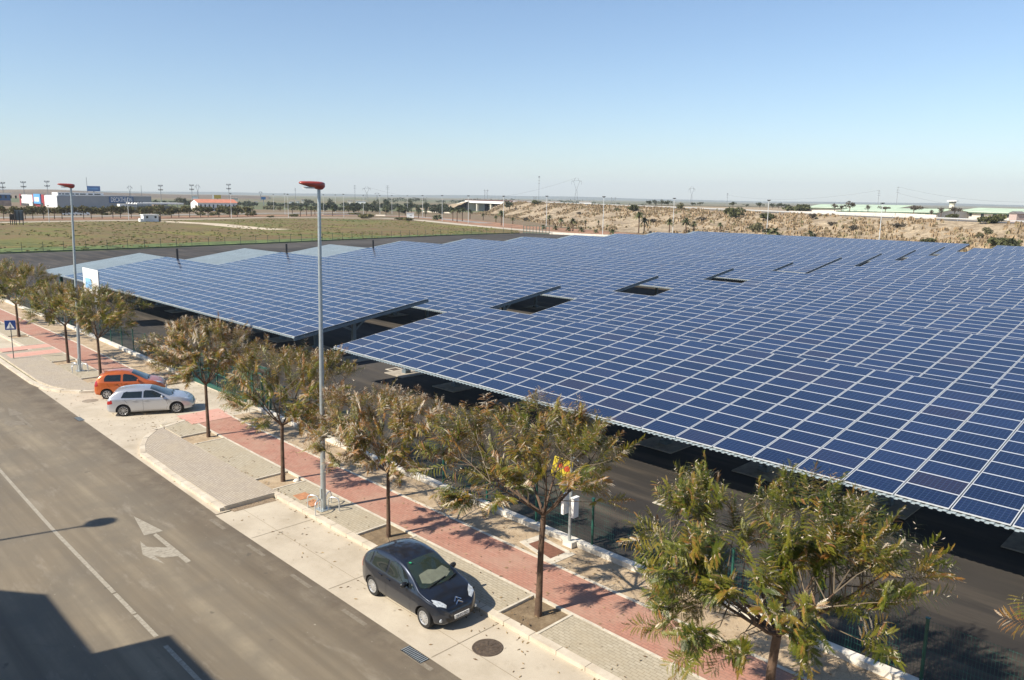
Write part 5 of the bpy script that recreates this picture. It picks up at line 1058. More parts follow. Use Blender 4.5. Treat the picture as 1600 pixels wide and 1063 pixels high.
def pylon(px, ptop, D, lab, kind, wpx=14, base=0):
    x, y, _ = dist_pt(px, 300, D); z = base; H = zat(px, ptop, x, y)-z; W = size(wpx, x, y); t = thing('pylon', lab, 'pylon', (x, y, z), math.atan2(-x, y), 'electricity pylons on the horizon'); m = MB(); r = D/FPX*.42
    if kind == 'cat':
        for sx in (-1, 1):
            m.bar((sx*W*.22, 0, 0), (sx*W*.05, 0, H*.6), r); m.bar((sx*W*.05, 0, H*.6), (sx*W*.30, 0, H*.86), r); m.bar((sx*W*.30, 0, H*.86), (sx*W*.12, 0, H), r); m.bar((sx*W*.30, 0, H*.86), (sx*W*.5, 0, H*.88), r*.9); m.bar((sx*W*.5, 0, H*.88), (sx*W*.5, 0, H*.76), r*.8)
        m.bar((-W*.5, 0, H*.9), (W*.5, 0, H*.9), r*.7)
        for i in range(6): a = H*.6*i/6; b = H*.6*(i+1)/6; wa = W*(.22-.17*i/6); wb = W*(.22-.17*(i+1)/6); s_ = 1 if i % 2 else -1; m.bar((s_*wa, 0, a), (-s_*wb, 0, b), r*.6)
    elif kind == 'H':
        for sx in (-1, 1): m.bar((sx*W*.3, 0, 0), (sx*W*.3, 0, H), r)
        m.bar((-W*.5, 0, H*.92), (W*.5, 0, H*.92), r); m.bar((-W*.3, 0, H*.55), (W*.3, 0, H*.92), r*.6); m.bar((W*.3, 0, H*.55), (-W*.3, 0, H*.92), r*.6)
    else:
        m.bar((0, 0, 0), (0, 0, H), r*1.2)
        for k in (.97, .88, .79): m.bar((-W*.5*(1.3-k*.4), 0, H*k), (W*.5*(1.3-k*.4), 0, H*k), r*.8)
        if kind == 'lamp': m.box(-W*.35, W*.35, -r, r, H*.985, H*1.02)
    obj('lattice', m, MAST, t); return (x, y, z+H)
P1 = pylon(900.5, 278, 1300, 'tall two armed lattice pylon above the left part of the slope', 'cat', 15); pylon(842, 276.5, 900, 'tall thin mast with a lamp head above the slope', 'lamp', 3.5)
pylon(1081, 291.5, 1400, 'curved two armed pylon above the small trees on the crest', 'cat', 9); P2 = pylon(1373.6, 297.5, 900, 'thin pylon above the right slope lamp', 'mast', 5); P3 = pylon(1402.6, 292, 1000, 'thin pylon right of the right slope lamp', 'mast', 5)
pylon(959, 308, 900, 'wooden looking H shaped pole on the horizon', 'H', 10); P4 = pylon(573, 292, 1500, 'two armed lattice pylon right of the middle lamp', 'cat', 12); P5 = pylon(605.6, 290, 1400, 'narrow mast with cross arms right of the lattice pylon', 'mast', 6)
pylon(554.5, 289.5, 1700, 'thin mast left of the lattice pylon', 'mast', 4); pylon(589, 301, 1700, 'small two armed pylon between two masts', 'cat', 7); pylon(759.5, 296, 1300, 'lattice pylon above the bridge', 'H', 8); pylon(461.5, 294, 1700, 'thin mast above the palm group', 'mast', 2.5); pylon(836, 307, 1500, 'small H shaped pole at the horizon by the tall mast', 'H', 6); pylon(1137, 303, 1000, 'thin lamp mast by the large crest shrub', 'lamp', 3)
pylon(203, 290, 1300, 'round topped pylon above the blue lettered store', 'cat', 7); pylon(309, 288, 1300, 'round topped pylon above the red roofed building', 'cat', 7); pylon(407, 299, 1400, 'small round topped pylon left of the palms', 'cat', 5); pylon(136.5, 277, 900, 'very thin aerial mast beside the blue billboard', 'mast', .6); pylon(221, 290, 1100, 'very thin aerial mast right of the store', 'mast', .6)
def wire(a, b, sag, lab, r=.09):
    a, b = Vector(a), Vector(b); pts = [a.lerp(b, f/12)-Vector((0, 0, sag*4*(f/12)*(1-f/12))) for f in range(13)]; tag(obj('power_line', MB().tube(pts, r, 3, caps=False), MAST), lab, 'cable')
E6 = dist_pt(1700, 312, 900); wire(P3, E6, 8, 'upper power line running right from the thin pylons'); wire((P3[0], P3[1], P3[2]-7), (E6[0], E6[1], E6[2]-8), 8, 'lower power line running right from the thin pylons')
E7 = dist_pt(1137, 305, 1300); wire(P2, E7, 8, 'power line running left from the thin pylons'); wire(P4, P1, 30, 'power line between the two tall lattice pylons', .12)
# ---- buildings
def corner(pl, pc, pr, D):                       # box seen from its corner: front faces the sun (-y), side faces us (+x)
    x, y, _ = dist_pt(pc, 320, D); dl = ray(pl, 320); dr = ray(pr, 320); xl = y*dl[0]/dl[1]; yr = x*dr[1]/dr[0]; return x, y, x-xl, yr-y
def oriented(name, label, cat, pa, pb, D0, D1, z0=0, group=None):
    a = dist_pt(pa, 320, D0); b = dist_pt(pb, 320, D1); ang = math.atan2(b[1]-a[1], b[0]-a[0]); L = math.hypot(b[0]-a[0], b[1]-a[1]); return thing(name, label, cat, (a[0], a[1], z0), ang, group), L, a, b
SGREY = simple('store_grey_cladding', (.30, .32, .34), .6, var=.06, scale=.2); SRED = simple('store_red', (.30, .03, .035), .6, var=.1); SBLUE = simple('store_sign_blue', (.02, .10, .26), .5, var=.05); SLB = simple('light_sign_blue', (.10, .32, .60), .5, var=.1, scale=.3); WWIN = simple('dark_window', (.03, .04, .05), .15, var=0); CREAMW = simple('cream_render', (.60, .56, .48), .85, var=.08, scale=.3)
def htop(px, py, D): return dist_pt(px, py, D)[2]
x0, y0, LX, LY = corner(34, 91, 237, 640); t = thing('store_building', 'long grey store with a white and red left front and a blue lettered sign', 'store', (x0, y0, 0)); h1 = htop(60, 305.2, 680); h2 = htop(95, 305.6, 645)
fx_ = lambda px: -(x0-(y0*ray(px, 320)[0]/ray(px, 320)[1])); sy_ = lambda px: x0*ray(px, 320)[1]/ray(px, 320)[0]-y0
obj('wall', MB().box(-LX+.2, 0, .3, LY, 0, h2), SGREY, t); m = MB()
for q0, q1 in ((35.5, 53.5), (71.5, 90.8)): m.box(fx_(q0), fx_(q1)+.0, -.6, .0, 0, h1)
obj('white_front', m, WHITE, t); m = MB()
for q0, q1 in ((33.6, 35.4), (53.6, 56.5), (67.6, 71.4)): m.box(fx_(q0), fx_(q1), -.9, .1, 0, h1+.5)
m.box(fx_(56.6), fx_(67.5), -.5, .1, 0, h1+.3); obj('red_frame', m, SRED, t)
obj('entrance_sign', MB().box(fx_(57), fx_(67.3), -1.6, -.7, h1-6.2, h1+.9), SLB, t); obj('entrance_logo', MB().box(fx_(58.6), fx_(65.5), -1.7, -1.62, h1-4.6, h1-1.5), simple('logo_white', (.7, .8, .9), .5, var=0), t)
m = MB()
for q0, q1, hh_ in ((36, 47, 1.8), (54, 56, 3.2), (66, 70, 2.8)): m.box(fx_(q0), fx_(q1), -1.3, -.95, 0, hh_)
obj('doorway', m, WWIN, t)
hu = htop(120, 301.0, 665); up = obj('upper_storey', MB().box(-16, -2.5, sy_(93), sy_(165), h2+.02, hu), WHITE, t)
for q0, q1 in ((95, 98), (100.3, 103), (105, 111), (113.5, 119), (121, 126), (128, 137), (141, 148), (150.5, 160)): obj('window', MB().box(-2.49, -2.3, sy_(q0), sy_(q1), h2+.7, hu-.7), WWIN, up)
obj('cornice', MB().box(.01, .4, sy_(120), LY, h2-.1, h2+.35), WHITE, t); sgn = obj('blue_sign', MB().box(.02, .8, sy_(171), sy_(208.5), h2-5.0, h2-.4), SBLUE, t)
cu = bpy.data.curves.new('t', 'FONT'); cu.body = 'DECATHLON'; cu.align_x = 'CENTER'; cu.align_y = 'CENTER'; cu.size = 4.6; cu.extrude = .05; cu.offset = .12; co2 = bpy.data.objects.new('t', cu); C.objects.link(co2); bpy.context.view_layer.update(); me3 = bpy.data.meshes.new_from_object(co2.evaluated_get(bpy.context.evaluated_depsgraph_get())); bpy.data.objects.remove(co2); me3.materials.clear(); me3.materials.append(WHITE)
o3 = bpy.data.objects.new('sign_lettering', me3); link(o3, sgn); o3.rotation_euler = (R(90), 0, R(90)); o3.location = (.90, (sy_(171)+sy_(208.5))/2, h2-2.75); wd = max(v.co.x for v in me3.vertices)*2; o3.scale = ((sy_(208)-sy_(172))*.92/wd, 1, 1)
t, L, a, b = oriented('blue_building', 'dark blue building at the left edge beyond the billboards', 'building', -30, 17.5, 700, 700); hb = htop(8, 303, 700); obj('wall', MB().box(0, L, 0, 10, 0, hb), SBLUE, t); obj('roof_edge', MB().box(-.5, L+.5, -.5, .0, hb-.6, hb+.4), WHITE, t); m = MB()
for i in range(7): m.box(L*.3+i*3.2, L*.3+i*3.2+1.2, -.2, -.05, 5.5, hb-1.2)
obj('ribs', m, BLACK, t); obj('base_wall', MB().box(-.2, L+.2, -.6, -.1, 0, 4), simple('brick_pinkish', (.34, .25, .20), .9, var=.3, scale=.4), t)
t, L, a, b = oriented('billboard', 'blue roadside billboard on a single leg above the store', 'billboard', 138, 158.5, 800, 800); hb = htop(148, 291, 800); h0 = htop(148, 299, 800); obj('leg', MB().tube([(L/2, 0, 0), (L/2, 0, h0)], .5, 8), MAST, t); bd = obj('panel', MB().box(0, L, -.4, .4, h0, hb), simple('billboard_blue', (.05, .17, .42), .5, var=.15, scale=.2), t); obj('panel_text', MB().box(L*.1, L*.85, -.45, -.41, h0+(hb-h0)*.35, h0+(hb-h0)*.6), SLB, bd)
t, L, a, b = oriented('billboard', 'yellow roadside billboard behind the red roofed building', 'billboard', 335, 346, 800, 800); hb = htop(340, 305, 800); h0 = htop(340, 310.5, 800); obj('leg', MB().tube([(L/2, .5, 0), (L/2, .5, h0)], .4, 8), MAST, t); obj('panel', MB().box(0, L, -.3, .3, h0, hb), simple('billboard_yellow', (.36, .26, .02), .6, var=.1), t); obj('side_panel', MB().box(-1.6, -.1, -.3, .3, h0-.5, hb), WHITE, t)
t, L, a, b = oriented('billboard', 'small blue billboard left of the far palms', 'billboard', 408.5, 415.5, 800, 800); hb = htop(412, 307.8, 800); h0 = htop(412, 312, 800); obj('leg', MB().tube([(L/2, .5, 0), (L/2, .5, h0)], .3, 8), MAST, t); obj('panel', MB().box(0, L, -.3, .3, h0, hb), SBLUE, t)
x0, y0, LX, LY = corner(298, 309, 370.5, 560); t = thing('red_roofed_building', 'long white building with a red tiled roof and small dark windows', 'building', (x0, y0, 0)); hw = htop(325, 316.6, 565); hr = htop(330, 311.8, 568)
obj('wall', MB().box(-LX, 0, 0, LY, 0, hw), WHITE, t); m = MB(); m.poly([(-LX, 0, hw), (0, 0, hw), (-LX/2, 0, hr)]); m.poly([(-LX, LY, hw), (-LX/2, LY, hr), (0, LY, hw)]); obj('gable', m, WHITE, t)
m = MB(); m.quad((.5, -.5, hw-.15), (.5, LY+.5, hw-.15), (-LX/2, LY+.5, hr+.1), (-LX/2, -.5, hr+.1)); m.quad((-LX/2, -.5, hr+.1), (-LX/2, LY+.5, hr+.1), (-LX-.5, LY+.5, hw-.15), (-LX-.5, -.5, hw-.15)); obj('roof', m, simple('red_tiles', (.55, .21, .13), .8, var=.15, scale=.5), t)
for i in range(9): y = LY*(.06+.104*i); obj('window', MB().box(.005, .09, y, y+LY*.035, hw-3.6, hw-1.3), WWIN, t)
t, L, a, b = oriented('white_canopy', 'long flat white canopy roof on posts left of the red roofed building', 'canopy', 214, 287, 560, 575); hc_ = htop(240, 317.2, 565); obj('roof', MB().box(0, L, 0, 14, hc_-.9, hc_), WHITE, t); m = MB()
for i in range(9): m.box(L*i/8-.15, L*i/8+.15, .5, .8, 0, hc_-.9)
obj('posts', m, MAST, t); obj('back_wall', MB().box(0, L*.9, 10, 14, 0, hc_-2.2), SGREY, t)
t, L, a, b = oriented('white_building', 'small white building with black slanted stripes beneath the blue lettered sign', 'building', 187, 213.5, 560, 562); hb = htop(200, 319.2, 560); obj('wall', MB().box(0, L*.4, 0, 8, 0, hb), WHITE, t); obj('low_wall', MB().box(L*.4+.01, L, 0, 8, 0, hb-1.2), SGREY, t); m = MB()
for i in range(6): m.bar((L*.42+i*1.7, -.1, hb+.2), (L*.42+i*1.7+.9, -.1, hb+1.6), .6, .5)
obj('stripes', m, BLACK, t)
m = MB()
# white hut in the field
D_ = math.hypot(*at(223.5, 346.8)); x0, y0, LX, LY = corner(218.5, 223, 250.5, D_); t = thing('field_hut', 'white flat roofed hut with two dark windows at the far edge of the field', 'hut', (x0, y0, 0)); H = zat(230, 335.3, x0, y0)
obj('wall', MB().box(-LX, 0, 0, LY*.85, 0, H-.25), simple('pale_grey_wall', (.62, .64, .65), .8, var=.08), t); obj('roof', MB().box(-LX-.2, .2, -.2, LY*.85+.2, H-.25, H), WHITE, t)
for fy in (.14, .62): obj('window', MB().box(.01, .06, LY*fy, LY*(fy+.12), H-1.5, H-.65), WWIN, t)
obj('side_tank', MB().box(-2.5, -.3, LY*.86, LY, 0, H*.72), simple('brown_tank', (.13, .09, .07), .8), t); obj('front_step', MB().box(-LX*.8, -.3, -1.2, -.01, 0, H*.45), WHITE, t)
# two billboards seen from behind
for px0, px1, py, pt, lab, mt in ((24.5, 38, 348.5, 328.4, 'large grey billboard seen from behind at the left edge of the field', simple('billboard_back_grey', (.10, .13, .15), .6, var=.1)), (16, 24, 348, 334.5, 'smaller brown billboard seen from behind, left of the grey one', simple('billboard_back_brown', (.06, .045, .03), .7, var=.2))):
    q0, q1 = at(px0, 351.5), at(px1, 351.5); ang = math.atan2(q1[1]-q0[1], q1[0]-q0[0]); L = math.hypot(q1[0]-q0[0], q1[1]-q0[1]); t = thing('billboard', lab, 'billboard', (q0[0], q0[1], 0), ang, 'billboards seen from behind'); zt = zat(px0, pt, *q0); zb_ = zat(px0, py-4, *q0)
    obj('panel', MB().box(0, L, 0, .25, zb_, zt), mt, t)
    for f in (.1, .5, .9): obj('post', MB().box(L*f-.12, L*f+.12, -.26, -.02, 0, zt-.3), BLACK, t)
# vans parked on the far road
def van(px, py, D, lab, L=5.2, H=2.3, rz=None, mt=None):
    x, y, z = dist_pt(px, py, D); t = thing('parked_van', lab, 'van', (x, y, 0), (math.atan2(-x, y) if rz is None else rz), 'white vehicles on the far road'); m = MB(); pr = [(0, .4), (0, H*.95), (.1, H), (L*.62, H), (L*.78, H*.62), (L*.97, H*.5), (L, .4)]; n = len(pr)
    m.v = [(a, -1, c) for a, c in pr]+[(a, 1, c) for a, c in pr]; m.f = [tuple(range(n)), tuple(range(2*n-1, n-1, -1))]+[(i, n+i, n+(i+1) % n, (i+1) % n) for i in range(n)]; m.mi = [0]*len(m.f); obj('body', m, mt or WHITE, t); obj('side_window', MB().box(L*.5, L*.7, -1.02, -1.001, H*.6, H*.88), WWIN, t)
    for wx in (L*.18, L*.8): obj('wheel', MB().lathe([(.001, -1.03), (.33, -1.03), (.33, -.8)], 12, axis='Y', org=(wx, 0, .33)), TYRE, t)
for px, py, lab in ((97, 331.5, 'white van on the far road below the store, leftmost'), (104, 332, 'white van on the far road below the store, middle'), (111, 331.8, 'white van on the far road just right of the left street lamp'), (122, 332.3, 'small white vehicle alone right of the left street lamp')): van(px, py, 440, lab)
# kiosk box, white walls
q0 = at(636.5, 340.8); t = thing('kiosk_box', 'small white kiosk box between palms on the roundabout', 'kiosk', (q0[0], q0[1], 0), math.atan2(-q0[0], q0[1])); H = zat(640, 333, *q0); W = size(11.5, *q0); obj('wall', MB().box(-W*.1, W*.9, 0, 3, 0, H-.2), WHITE, t); obj('roof', MB().box(-W*.1-.2, W*.9+.2, -.2, 3.2, H-.2, H), WHITE, t)
for fx in (.35, .55): obj('window', MB().box(W*fx, W*(fx+.08), -.04, -.01, H*.4, H*.6), WWIN, t)
for p0, p1, hpx, lab in (((587, 337.6), (602, 337.9), 2, 'low white wall on the roundabout left of the kiosk box'), ((661, 331.5), (704, 333.8), 1.8, 'long white parapet wall left of the bridge'), ((505, 336), (545, 335.6), 1.3, 'low white kerb wall right of the middle lamp')):
    a, b = at(*p0), at(*p1); ang = math.atan2(b[1]-a[1], b[0]-a[0]); L = math.hypot(b[0]-a[0], b[1]-a[1]); m = MB().box(0, L, 0, .4, 0, size(hpx, *a)); o = obj('parapet_wall', m, CREAMW, loc=(a[0], a[1], 0)); o.rotation_euler = (0, 0, ang); tag(o, lab, 'wall')
# bridge over the opening
BR0 = Vector((-425, 417, 8.5)); BR1 = Vector((-512, 457, 8.3)); d = (BR1-BR0); L = d.length; t = thing('road_bridge', 'pale concrete road bridge with a dark parapet over the underpass', 'bridge', tuple(BR0), math.atan2(d.y, d.x))
obj('deck', MB().box(-8, L+8, -14, 0, -1.6, .15), simple('bridge_concrete', (.66, .63, .57), .85, var=.08, scale=.2), t); obj('parapet', MB().box(-12, L+12, -14.3, -14.0, -.1, 1.0), simple('dark_red_rail', (.10, .045, .04), .7, var=.2), t); obj('parapet', MB().box(-12, L+12, 0, .3, .15, .9), simple('dark_red_rail', (.10, .045, .04)), t); obj('fascia', MB().box(-12, L+12, .31, .7, -1.7, .1), WHITE, t)
for f in (.12, .42, .80): obj('pier', MB().box(L*f-.9, L*f+.9, -1.6, -.2, -8.6, -1.61), CREAMW, t); obj('pier', MB().box(L*f-.9, L*f+.9, -13, -11.5, -8.6, -1.61), CREAMW, t)
obj('abutment', MB().box(L+1, L+10, -13.9, .2, -8.6, -1.62), CREAMW, t); obj('abutment', MB().box(-9, -1, -13.9, .2, -8.6, -1.62), CREAMW, t)
pv_ = MB(); pv_.quad((L+1.5, 1.2, -.6), (L+16, 2.5, -1.2), (L+22, 20, -8.5), (L+1.5, 20, -8.5)); pv_.quad((-1.5, 1.2, -.6), (-1.5, 20, -8.5), (-12, 20, -8.5), (-9, 2.0, -1.0)); obj('slope_paving', pv_, CREAMW, t)
# guard rail along the crest
m = MB(); m2 = MB(); pts = [Vector(c) for c in CR if c][3:]
for i in range(len(pts)-1):
    a, b = pts[i], pts[i+1]; n = max(1, int((b-a).length/8))
    for k_ in range(n):
        p, q = a.lerp(b, k_/n), a.lerp(b, (k_+1)/n); nn = Vector((.412, .912, 0))*2.5; p = p+nn; q = q+nn; p.z = terr(p.x, p.y); q.z = terr(q.x, q.y); m.bar(p+Vector((0, 0, .75)), q+Vector((0, 0, .75)), .08, .34); m2.bar(p+Vector((0, .1, 0)), p+Vector((0, .1, .9)), .14)
t = thing('guard_rail', 'long pale guard rail along the crest of the dry slope', 'guard rail'); obj('rail', m, simple('pale_rail', (.55, .56, .56), .5, .3, var=.05), t); obj('posts', m2, MAST, t)
hw = MB()
for i in range(len(pts)-1):
    a, b = pts[i], pts[i+1]; n1, n2 = Vector((.412, .912, 0))*3.6, Vector((.412, .912, 0))*15; hw.quad(*[tuple(v+Vector((0, 0, .06))) for v in (a+n1, b+n1, b+n2, a+n2)])
struct('highway', hw, simple('highway_asphalt', (.12, .115, .11), .9, var=.1))
# green roofed sheds behind the highway
GRF = simple('pale_green_roof', (.42, .52, .38), .6, var=.1, scale=.15); PW = simple('pale_shed_wall', (.62, .58, .51), .85, var=.12, scale=.15)
def shed(lab, pa, pb, D0, D1, pya, pyb, dw, wh, roofh, z=5.0, nw=0):
    t, L, a, b = oriented('green_roofed_shed', lab, 'shed', pa, pb, D0, D1, z, 'long sheds with pale green roofs'); h = dist_pt(pa, pya, D0)[2]-z; h2 = dist_pt(pb, pyb, D1)[2]-z; m = MB()
    m.poly([(0, 0, 0), (L, 0, 0), (L, 0, h2-roofh), (0, 0, h-roofh)]); m.poly([(0, 0, 0), (0, 0, h-roofh), (0, dw/2, h), (0, dw, h-roofh), (0, dw, 0)]); m.poly([(L, 0, 0), (L, dw, 0), (L, dw, h2-roofh), (L, dw/2, h2), (L, 0, h2-roofh)]); m.poly([(L, dw, 0), (0, dw, 0), (0, dw, h-roofh), (L, dw, h2-roofh)]); obj('wall', m, PW, t)
    m = MB(); m.quad((-.5, -.8, h-roofh-.2), (L+.5, -.8, h2-roofh-.2), (L+.5, dw/2, h2+.1), (-.5, dw/2, h+.1)); m.quad((-.5, dw/2, h+.1), (L+.5, dw/2, h2+.1), (L+.5, dw+.5, h2-roofh), (-.5, dw+.5, h-roofh)); obj('roof', m, GRF, t)
    obj('eaves', MB().bar((-.5, -.85, h-roofh-.45), (L+.5, -.85, h2-roofh-.45), .15, .4), simple('dark_green_gutter', (.07, .12, .08), .6), t)
    for i in range(nw): x = L*(i+.5)/nw; obj('window', MB().box(x, x+1.6, -.06, -.01, 2.2, 3.6), WWIN, t)
shed('left green roofed shed behind the highway, farther back', 1257, 1400, 470, 440, 319.2, 320.8, 30, 5, 1.6, 4.5)
shed('long green roofed shed behind the highway, in front of the farther one', 1310, 1466, 405, 375, 324.5, 327.0, 22, 5, 1.3, 4.5, 14)
shed('right green roofed shed reaching the right edge of the picture', 1490, 1700, 400, 350, 324.5, 330, 26, 5, 1.5, 4.5, 10)
for px0, px1, D, py, lab in ((1235, 1400, 360, 330.0, 'pale boundary wall in front of the left sheds'), (1400, 1465, 350, 333.0, 'pale boundary wall below the spreading tree')):
    t, L, a, b = oriented('boundary_wall', lab, 'wall', px0, px1, D, D-18, 4.5, 'pale walls beside the highway'); zt = htop(px0, py, D)-4.5; zt2 = htop(px1, py+3, D-18)-4.5; m = MB(); m.poly([(0, 0, 0), (L, 0, 0), (L, 0, zt2), (0, 0, zt)]); m.poly([(0, .4, 0), (0, .4, zt), (L, .4, zt2), (L, .4, 0)]); m.poly([(0, 0, zt), (L, 0, zt2), (L, .4, zt2), (0, .4, zt)]); obj('wall_panel', m, PW, t); m = MB()
    for i in range(int(L/6)): m.box(i*6, i*6+.3, -.08, -.005, 0, min(zt, zt2)-.2)
    obj('pilasters', m, CREAM, t)
# control tower
x, y, z = dist_pt(1486.5, 333, 385); z = 5; t = thing('control_tower', 'pale control tower with a wide flat top above the sheds', 'tower', (x, y, z), 0); hh = lambda py: zat(1486.5, py, x, y)-z; s1 = size(1, x, y)
obj('shaft', MB().lathe([(s1*4.2, 0), (s1*4.2, hh(320)), (.01, hh(320))], 8), CREAMW, t); obj('cabin', MB().lathe([(s1*3.6, hh(320)), (s1*5.2, hh(317)), (s1*5.2, hh(315.2)), (.01, hh(315.2))], 8), CREAMW, t); obj('cabin_window', MB().lathe([(s1*5.25, hh(317.0)), (s1*5.28, hh(315.6))], 8), WWIN, t); obj('flat_top', MB().lathe([(s1*8.2, hh(315)), (s1*8.2, hh(313.6)), (.01, hh(312.6))], 12), WHITE, t)
t, L, a, b = oriented('gate_house', 'small gabled gate house at the right end of the shed row', 'hut', 1579, 1591, 335, 333, 5.2); hb = htop(1585, 334, 335)-5.2; hr = htop(1585, 330.3, 335)-5.2; obj('wall', MB().box(0, L, 0, 4, 0, hb), simple('pinkish_wall', (.42, .33, .30), .9, var=.1), t); m = MB(); m.quad((-.4, -.4, hb), (L/2, -.4, hr), (L/2, 4, hr), (-.4, 4, hb)); m.quad((L/2, -.4, hr), (L+.4, -.4, hb), (L+.4, 4, hb), (L/2, 4, hr)); m.poly([(0, -.3, hb), (L, -.3, hb), (L/2, -.3, hr)]); obj('roof', m, simple('grey_slate', (.16, .15, .15), .8), t)
# small pale far buildings
for i, (px0, px1, py0, py1, D, lab) in enumerate(((462, 468, 316, 313.4, 900, 'pale low house left of the middle lamp, leftmost'), (471, 476, 316, 311, 880, 'taller white house left of the middle lamp'), (452, 459, 316, 314, 900, 'small pale house above the left palms'), (543, 551, 316, 312.6, 1000, 'small white hall far right of the middle lamp'), (556, 572, 316, 313.6, 1050, 'long low white hall far right of the middle lamp'), (397, 403, 316, 314.4, 1000, 'pale far house left of the small blue billboard'), (300, 310, 308, 306, 1100, 'white far hall above the red roofed building'), (362, 372, 311, 309, 1000, 'white far house beside the red roofed building'), (905, 924, 317, 315, 1100, 'white far houses beyond the crest of the slope'), (845, 875, 316, 314.2, 1100, 'pale far hall beyond the left part of the crest'))):
    t, L, a, b = oriented('far_house', lab, 'building', px0, px1, D, D); H = htop(px0, py1, D); obj('wall', MB().box(0, L, 0, 12, 0, max(2, H-.8)), WHITE if i % 2 == 0 else CREAMW, t); obj('roof', MB().box(-.4, L+.4, -.4, 12.4, max(2, H-.8), max(2.8, H)), simple('pale_roof', (.45, .40, .36), .8), t)
# fence at the far edge of the lot, gate frame behind it
fx = [(0, 396.6), (100, 393), (200, 389.5), (300, 385.6), (400, 381.6), (550, 374.8), (640, 371), (700, 368.4), (760, 366.3), (812, 364.6)]
t = thing('field_fence', 'thin dark wire fence between the asphalt lot and the grass field', 'fence'); m = MB(); PT = [Vector((*at(*p), 0)) for p in fx]
for i in range(len(PT)-1):
    a, b = PT[i], PT[i+1]; n = max(1, int((b-a).length/3.2))
    for k_ in range(n): p = a.lerp(b, k_/n); m.box(p.x-.035, p.x+.035, p.y-.035, p.y+.035, 0, 2.0)
    for z_ in (.25, .65, 1.05, 1.45, 1.9): m.bar(a+Vector((0, 0, z_)), b+Vector((0, 0, z_)), .022)
    m.bar(a+Vector((0, 0, .1)), b+Vector((0, 0, .1)), .12, .22)
tag(obj('posts_and_wires', m, simple('dark_green_wire', (.025, .05, .04), .6), t)); 
t = thing('field_gate', 'grey green barred gate and white kerb at the far right corner of the lot', 'gate', (*at(818, 364.2), 0)); a = Vector((*at(818, 364.2), 0)); b = Vector((*at(858, 366.3), 0)); d = b-a; m = MB(); m.bar((0, 0, .2), d+Vector((0, 0, .2)), .12, .2); m.bar((0, 0, 2.5), d+Vector((0, 0, 2.5)), .12, .12); m.bar((0, 0, 1.4), d+Vector((0, 0, 1.4)), .1, .1)
for i in range(9): p = d*(i/8); m.bar(p, p+Vector((0, 0, 2.6)), .14)
obj('frame', m, simple('dull_green', (.07, .11, .09), .6), t)
a = Vector((*at(858, 366), 0)); b = Vector((*at(962, 370.5), 0)); d = b-a; o = obj('low_wall', MB().bar((0, 0, .3), d+Vector((0, 0, .3)), .3, .6), WHITEC, loc=tuple(a)); tag(o, 'low white wall at the far corner of the lot under the palms', 'wall')

# dense planting that reads as one mass
def belt(name, pxs, D, kind, hpx, n, leaf):
    rng = np.random.default_rng(len(pxs)+n); VV = []; FF = []; TT = []; off = 0
    for i in range(len(pxs)-1):
        (xa, ya), (xb, yb) = pxs[i], pxs[i+1]
        for k in range(int(abs(xb-xa)/5)+1):
            f = rng.random(); px = xa+(xb-xa)*f; py = ya+(yb-ya)*f; x, y, _ = dist_pt(px, py, D*rng.uniform(.95, 1.08)); h = size(hpx*rng.uniform(.5, 1.15), x, y); r = size(rng.uniform(4, 8), x, y)
            V, F, t_ = clump(r, r, h/2, h/2, n, leaf, rng, 3); V = V+np.array([x, y, 0]); VV.append(V); FF.append(F+off); off += len(V); TT.append(t_)
    t_ = np.concatenate(TT); tag(np_obj(name, np.concatenate(VV), np.concatenate(FF), CM[kind], rnd=np.stack([t_, t_], 1)), kind='stuff')
belt('tree_belt', [(500, 330), (560, 332), (640, 333), (705, 331)], 560, 'dark', 15, 90, .8)
belt('low_scrub', [(405, 326), (470, 327), (520, 329)], 640, 'grey', 7, 60, .8)
belt('distant_trees', [(235, 317), (285, 318), (372, 318), (440, 318), (520, 319), (600, 320), (700, 320)], 820, 'dark', 6, 50, 1.3)
belt('roadside_scrub', [(0, 333), (120, 332), (240, 331), (400, 330)], 470, 'olive', 6, 60, .6)
def belt2(name, pts, n, kind):                    # distant trees beyond the highway, standing on the raised ground
    rng = np.random.default_rng(n); VV = []; FF = []; TT = []; off = 0
    for px0, px1, D, h in pts:
        for k in range(int((px1-px0)/4)):
            x, y, _ = dist_pt(rng.uniform(px0, px1), 320, D*rng.uniform(.95, 1.06)); z = max(0, terr(x, y)); r = rng.uniform(.6, 1.3)*h
            V, F, t_ = clump(r*1.3, r*1.3, r*.7, r*.7, n, h*.16, rng, 2); VV.append(V+np.array([x, y, z])); FF.append(F+off); off += len(V); TT.append(t_)
    t_ = np.concatenate(TT); tag(np_obj(name, np.concatenate(VV), np.concatenate(FF), CM[kind], rnd=np.stack([t_, t_], 1)), kind='stuff')
belt2('far_woodland', [(800, 930, 1500, 6), (930, 1010, 1300, 4), (1060, 1250, 900, 3.5), (600, 800, 1400, 6)], 45, 'dark')

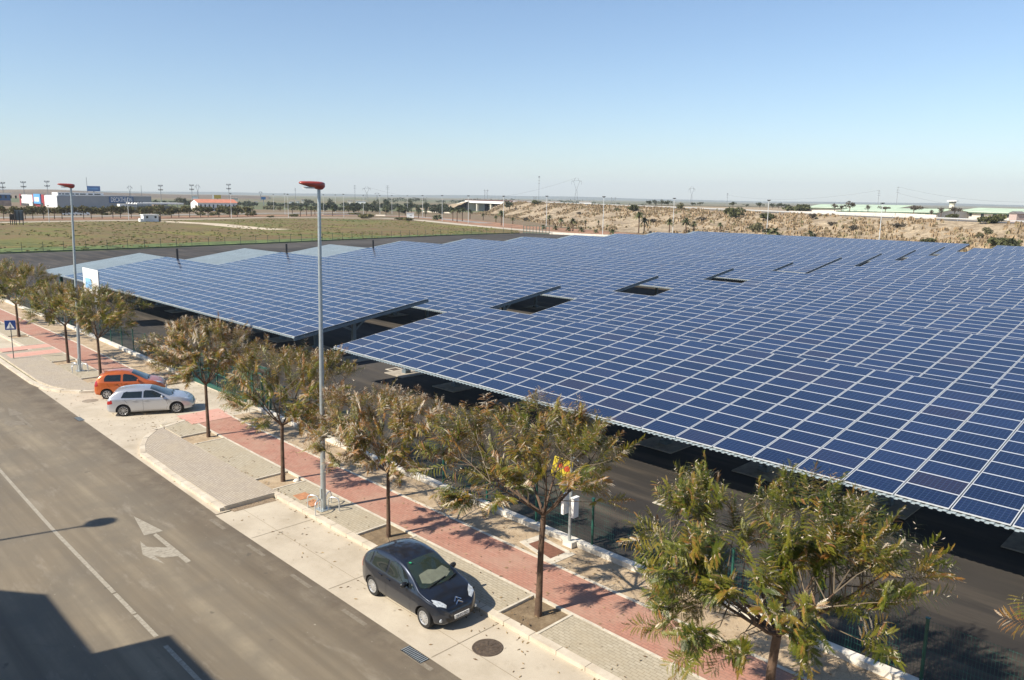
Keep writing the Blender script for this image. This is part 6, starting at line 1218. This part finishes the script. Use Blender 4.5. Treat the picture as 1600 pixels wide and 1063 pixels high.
# ================================================================== AIR
m = MB().box(-13500, 13500, -13500, 13500, -1.0, 330); t = bpy.data.materials.new('air'); t.use_nodes = True; nt_ = t.node_tree
for n_ in list(nt_.nodes):
    if n_.type != 'OUTPUT_MATERIAL': nt_.nodes.remove(n_)
pv = nt_.nodes.new('ShaderNodeVolumePrincipled'); pv.inputs['Color'].default_value = (.86, .94, 1, 1); pv.inputs['Density'].default_value = .00011; pv.inputs['Anisotropy'].default_value = 0
nt_.links.new(pv.outputs[0], nt_.nodes['Material Output'].inputs['Volume']); tag(obj('haze', m, t), kind='stuff')

# ================================================================== LIGHT, SKY, CAMERA
w = bpy.data.worlds.new('World'); bpy.context.scene.world = w; w.use_nodes = True
nt = w.node_tree; bg = nt.nodes['Background']; sky = nt.nodes.new('ShaderNodeTexSky'); sky.sky_type = 'NISHITA'; sky.sun_disc = False
SD = Vector((-.262, -.965, 0)).normalized(); EL = R(42)
sky.sun_elevation = EL; sky.sun_rotation = math.atan2(SD.x, SD.y); sky.altitude = 0; sky.air_density = 1.0; sky.dust_density = .25; sky.ozone_density = 1.6
mx = nt.nodes.new('ShaderNodeMix'); mx.data_type = 'RGBA'; mx.blend_type = 'MULTIPLY'; mx.inputs[0].default_value = 1; nt.links.new(sky.outputs[0], mx.inputs[6]); mx.inputs[7].default_value = (.88, .985, 1.10, 1); nt.links.new(mx.outputs[2], bg.inputs[0]); bg.inputs[1].default_value = .084
sun = bpy.data.lights.new('sun', 'SUN'); sun.energy = 5.0; sun.angle = R(.53); sun.color = (1, .91, .77)
so = bpy.data.objects.new('sun', sun); C.objects.link(so); dv = Vector((SD.x*math.cos(EL), SD.y*math.cos(EL), math.sin(EL))); so.rotation_euler = dv.to_track_quat('Z', 'Y').to_euler(); so.location = (0, -30, 60)
cam = bpy.data.cameras.new('camera'); co = bpy.data.objects.new('camera', cam); C.objects.link(co); bpy.context.scene.camera = co
cam.lens = FPX/1600*36; cam.sensor_width = 36; cam.clip_end = 40000; cam.clip_start = .1
M = Matrix(((AR[0], AU[0], -AF[0], 0), (AR[1], AU[1], -AF[1], 0), (AR[2], AU[2], -AF[2], CAMH), (0, 0, 0, 1))); co.matrix_world = M
vs = bpy.context.scene.view_settings; vs.view_transform = 'Standard'; vs.look = 'None'; vs.gamma = 1; vs.exposure = .70; vs.use_curve_mapping = False
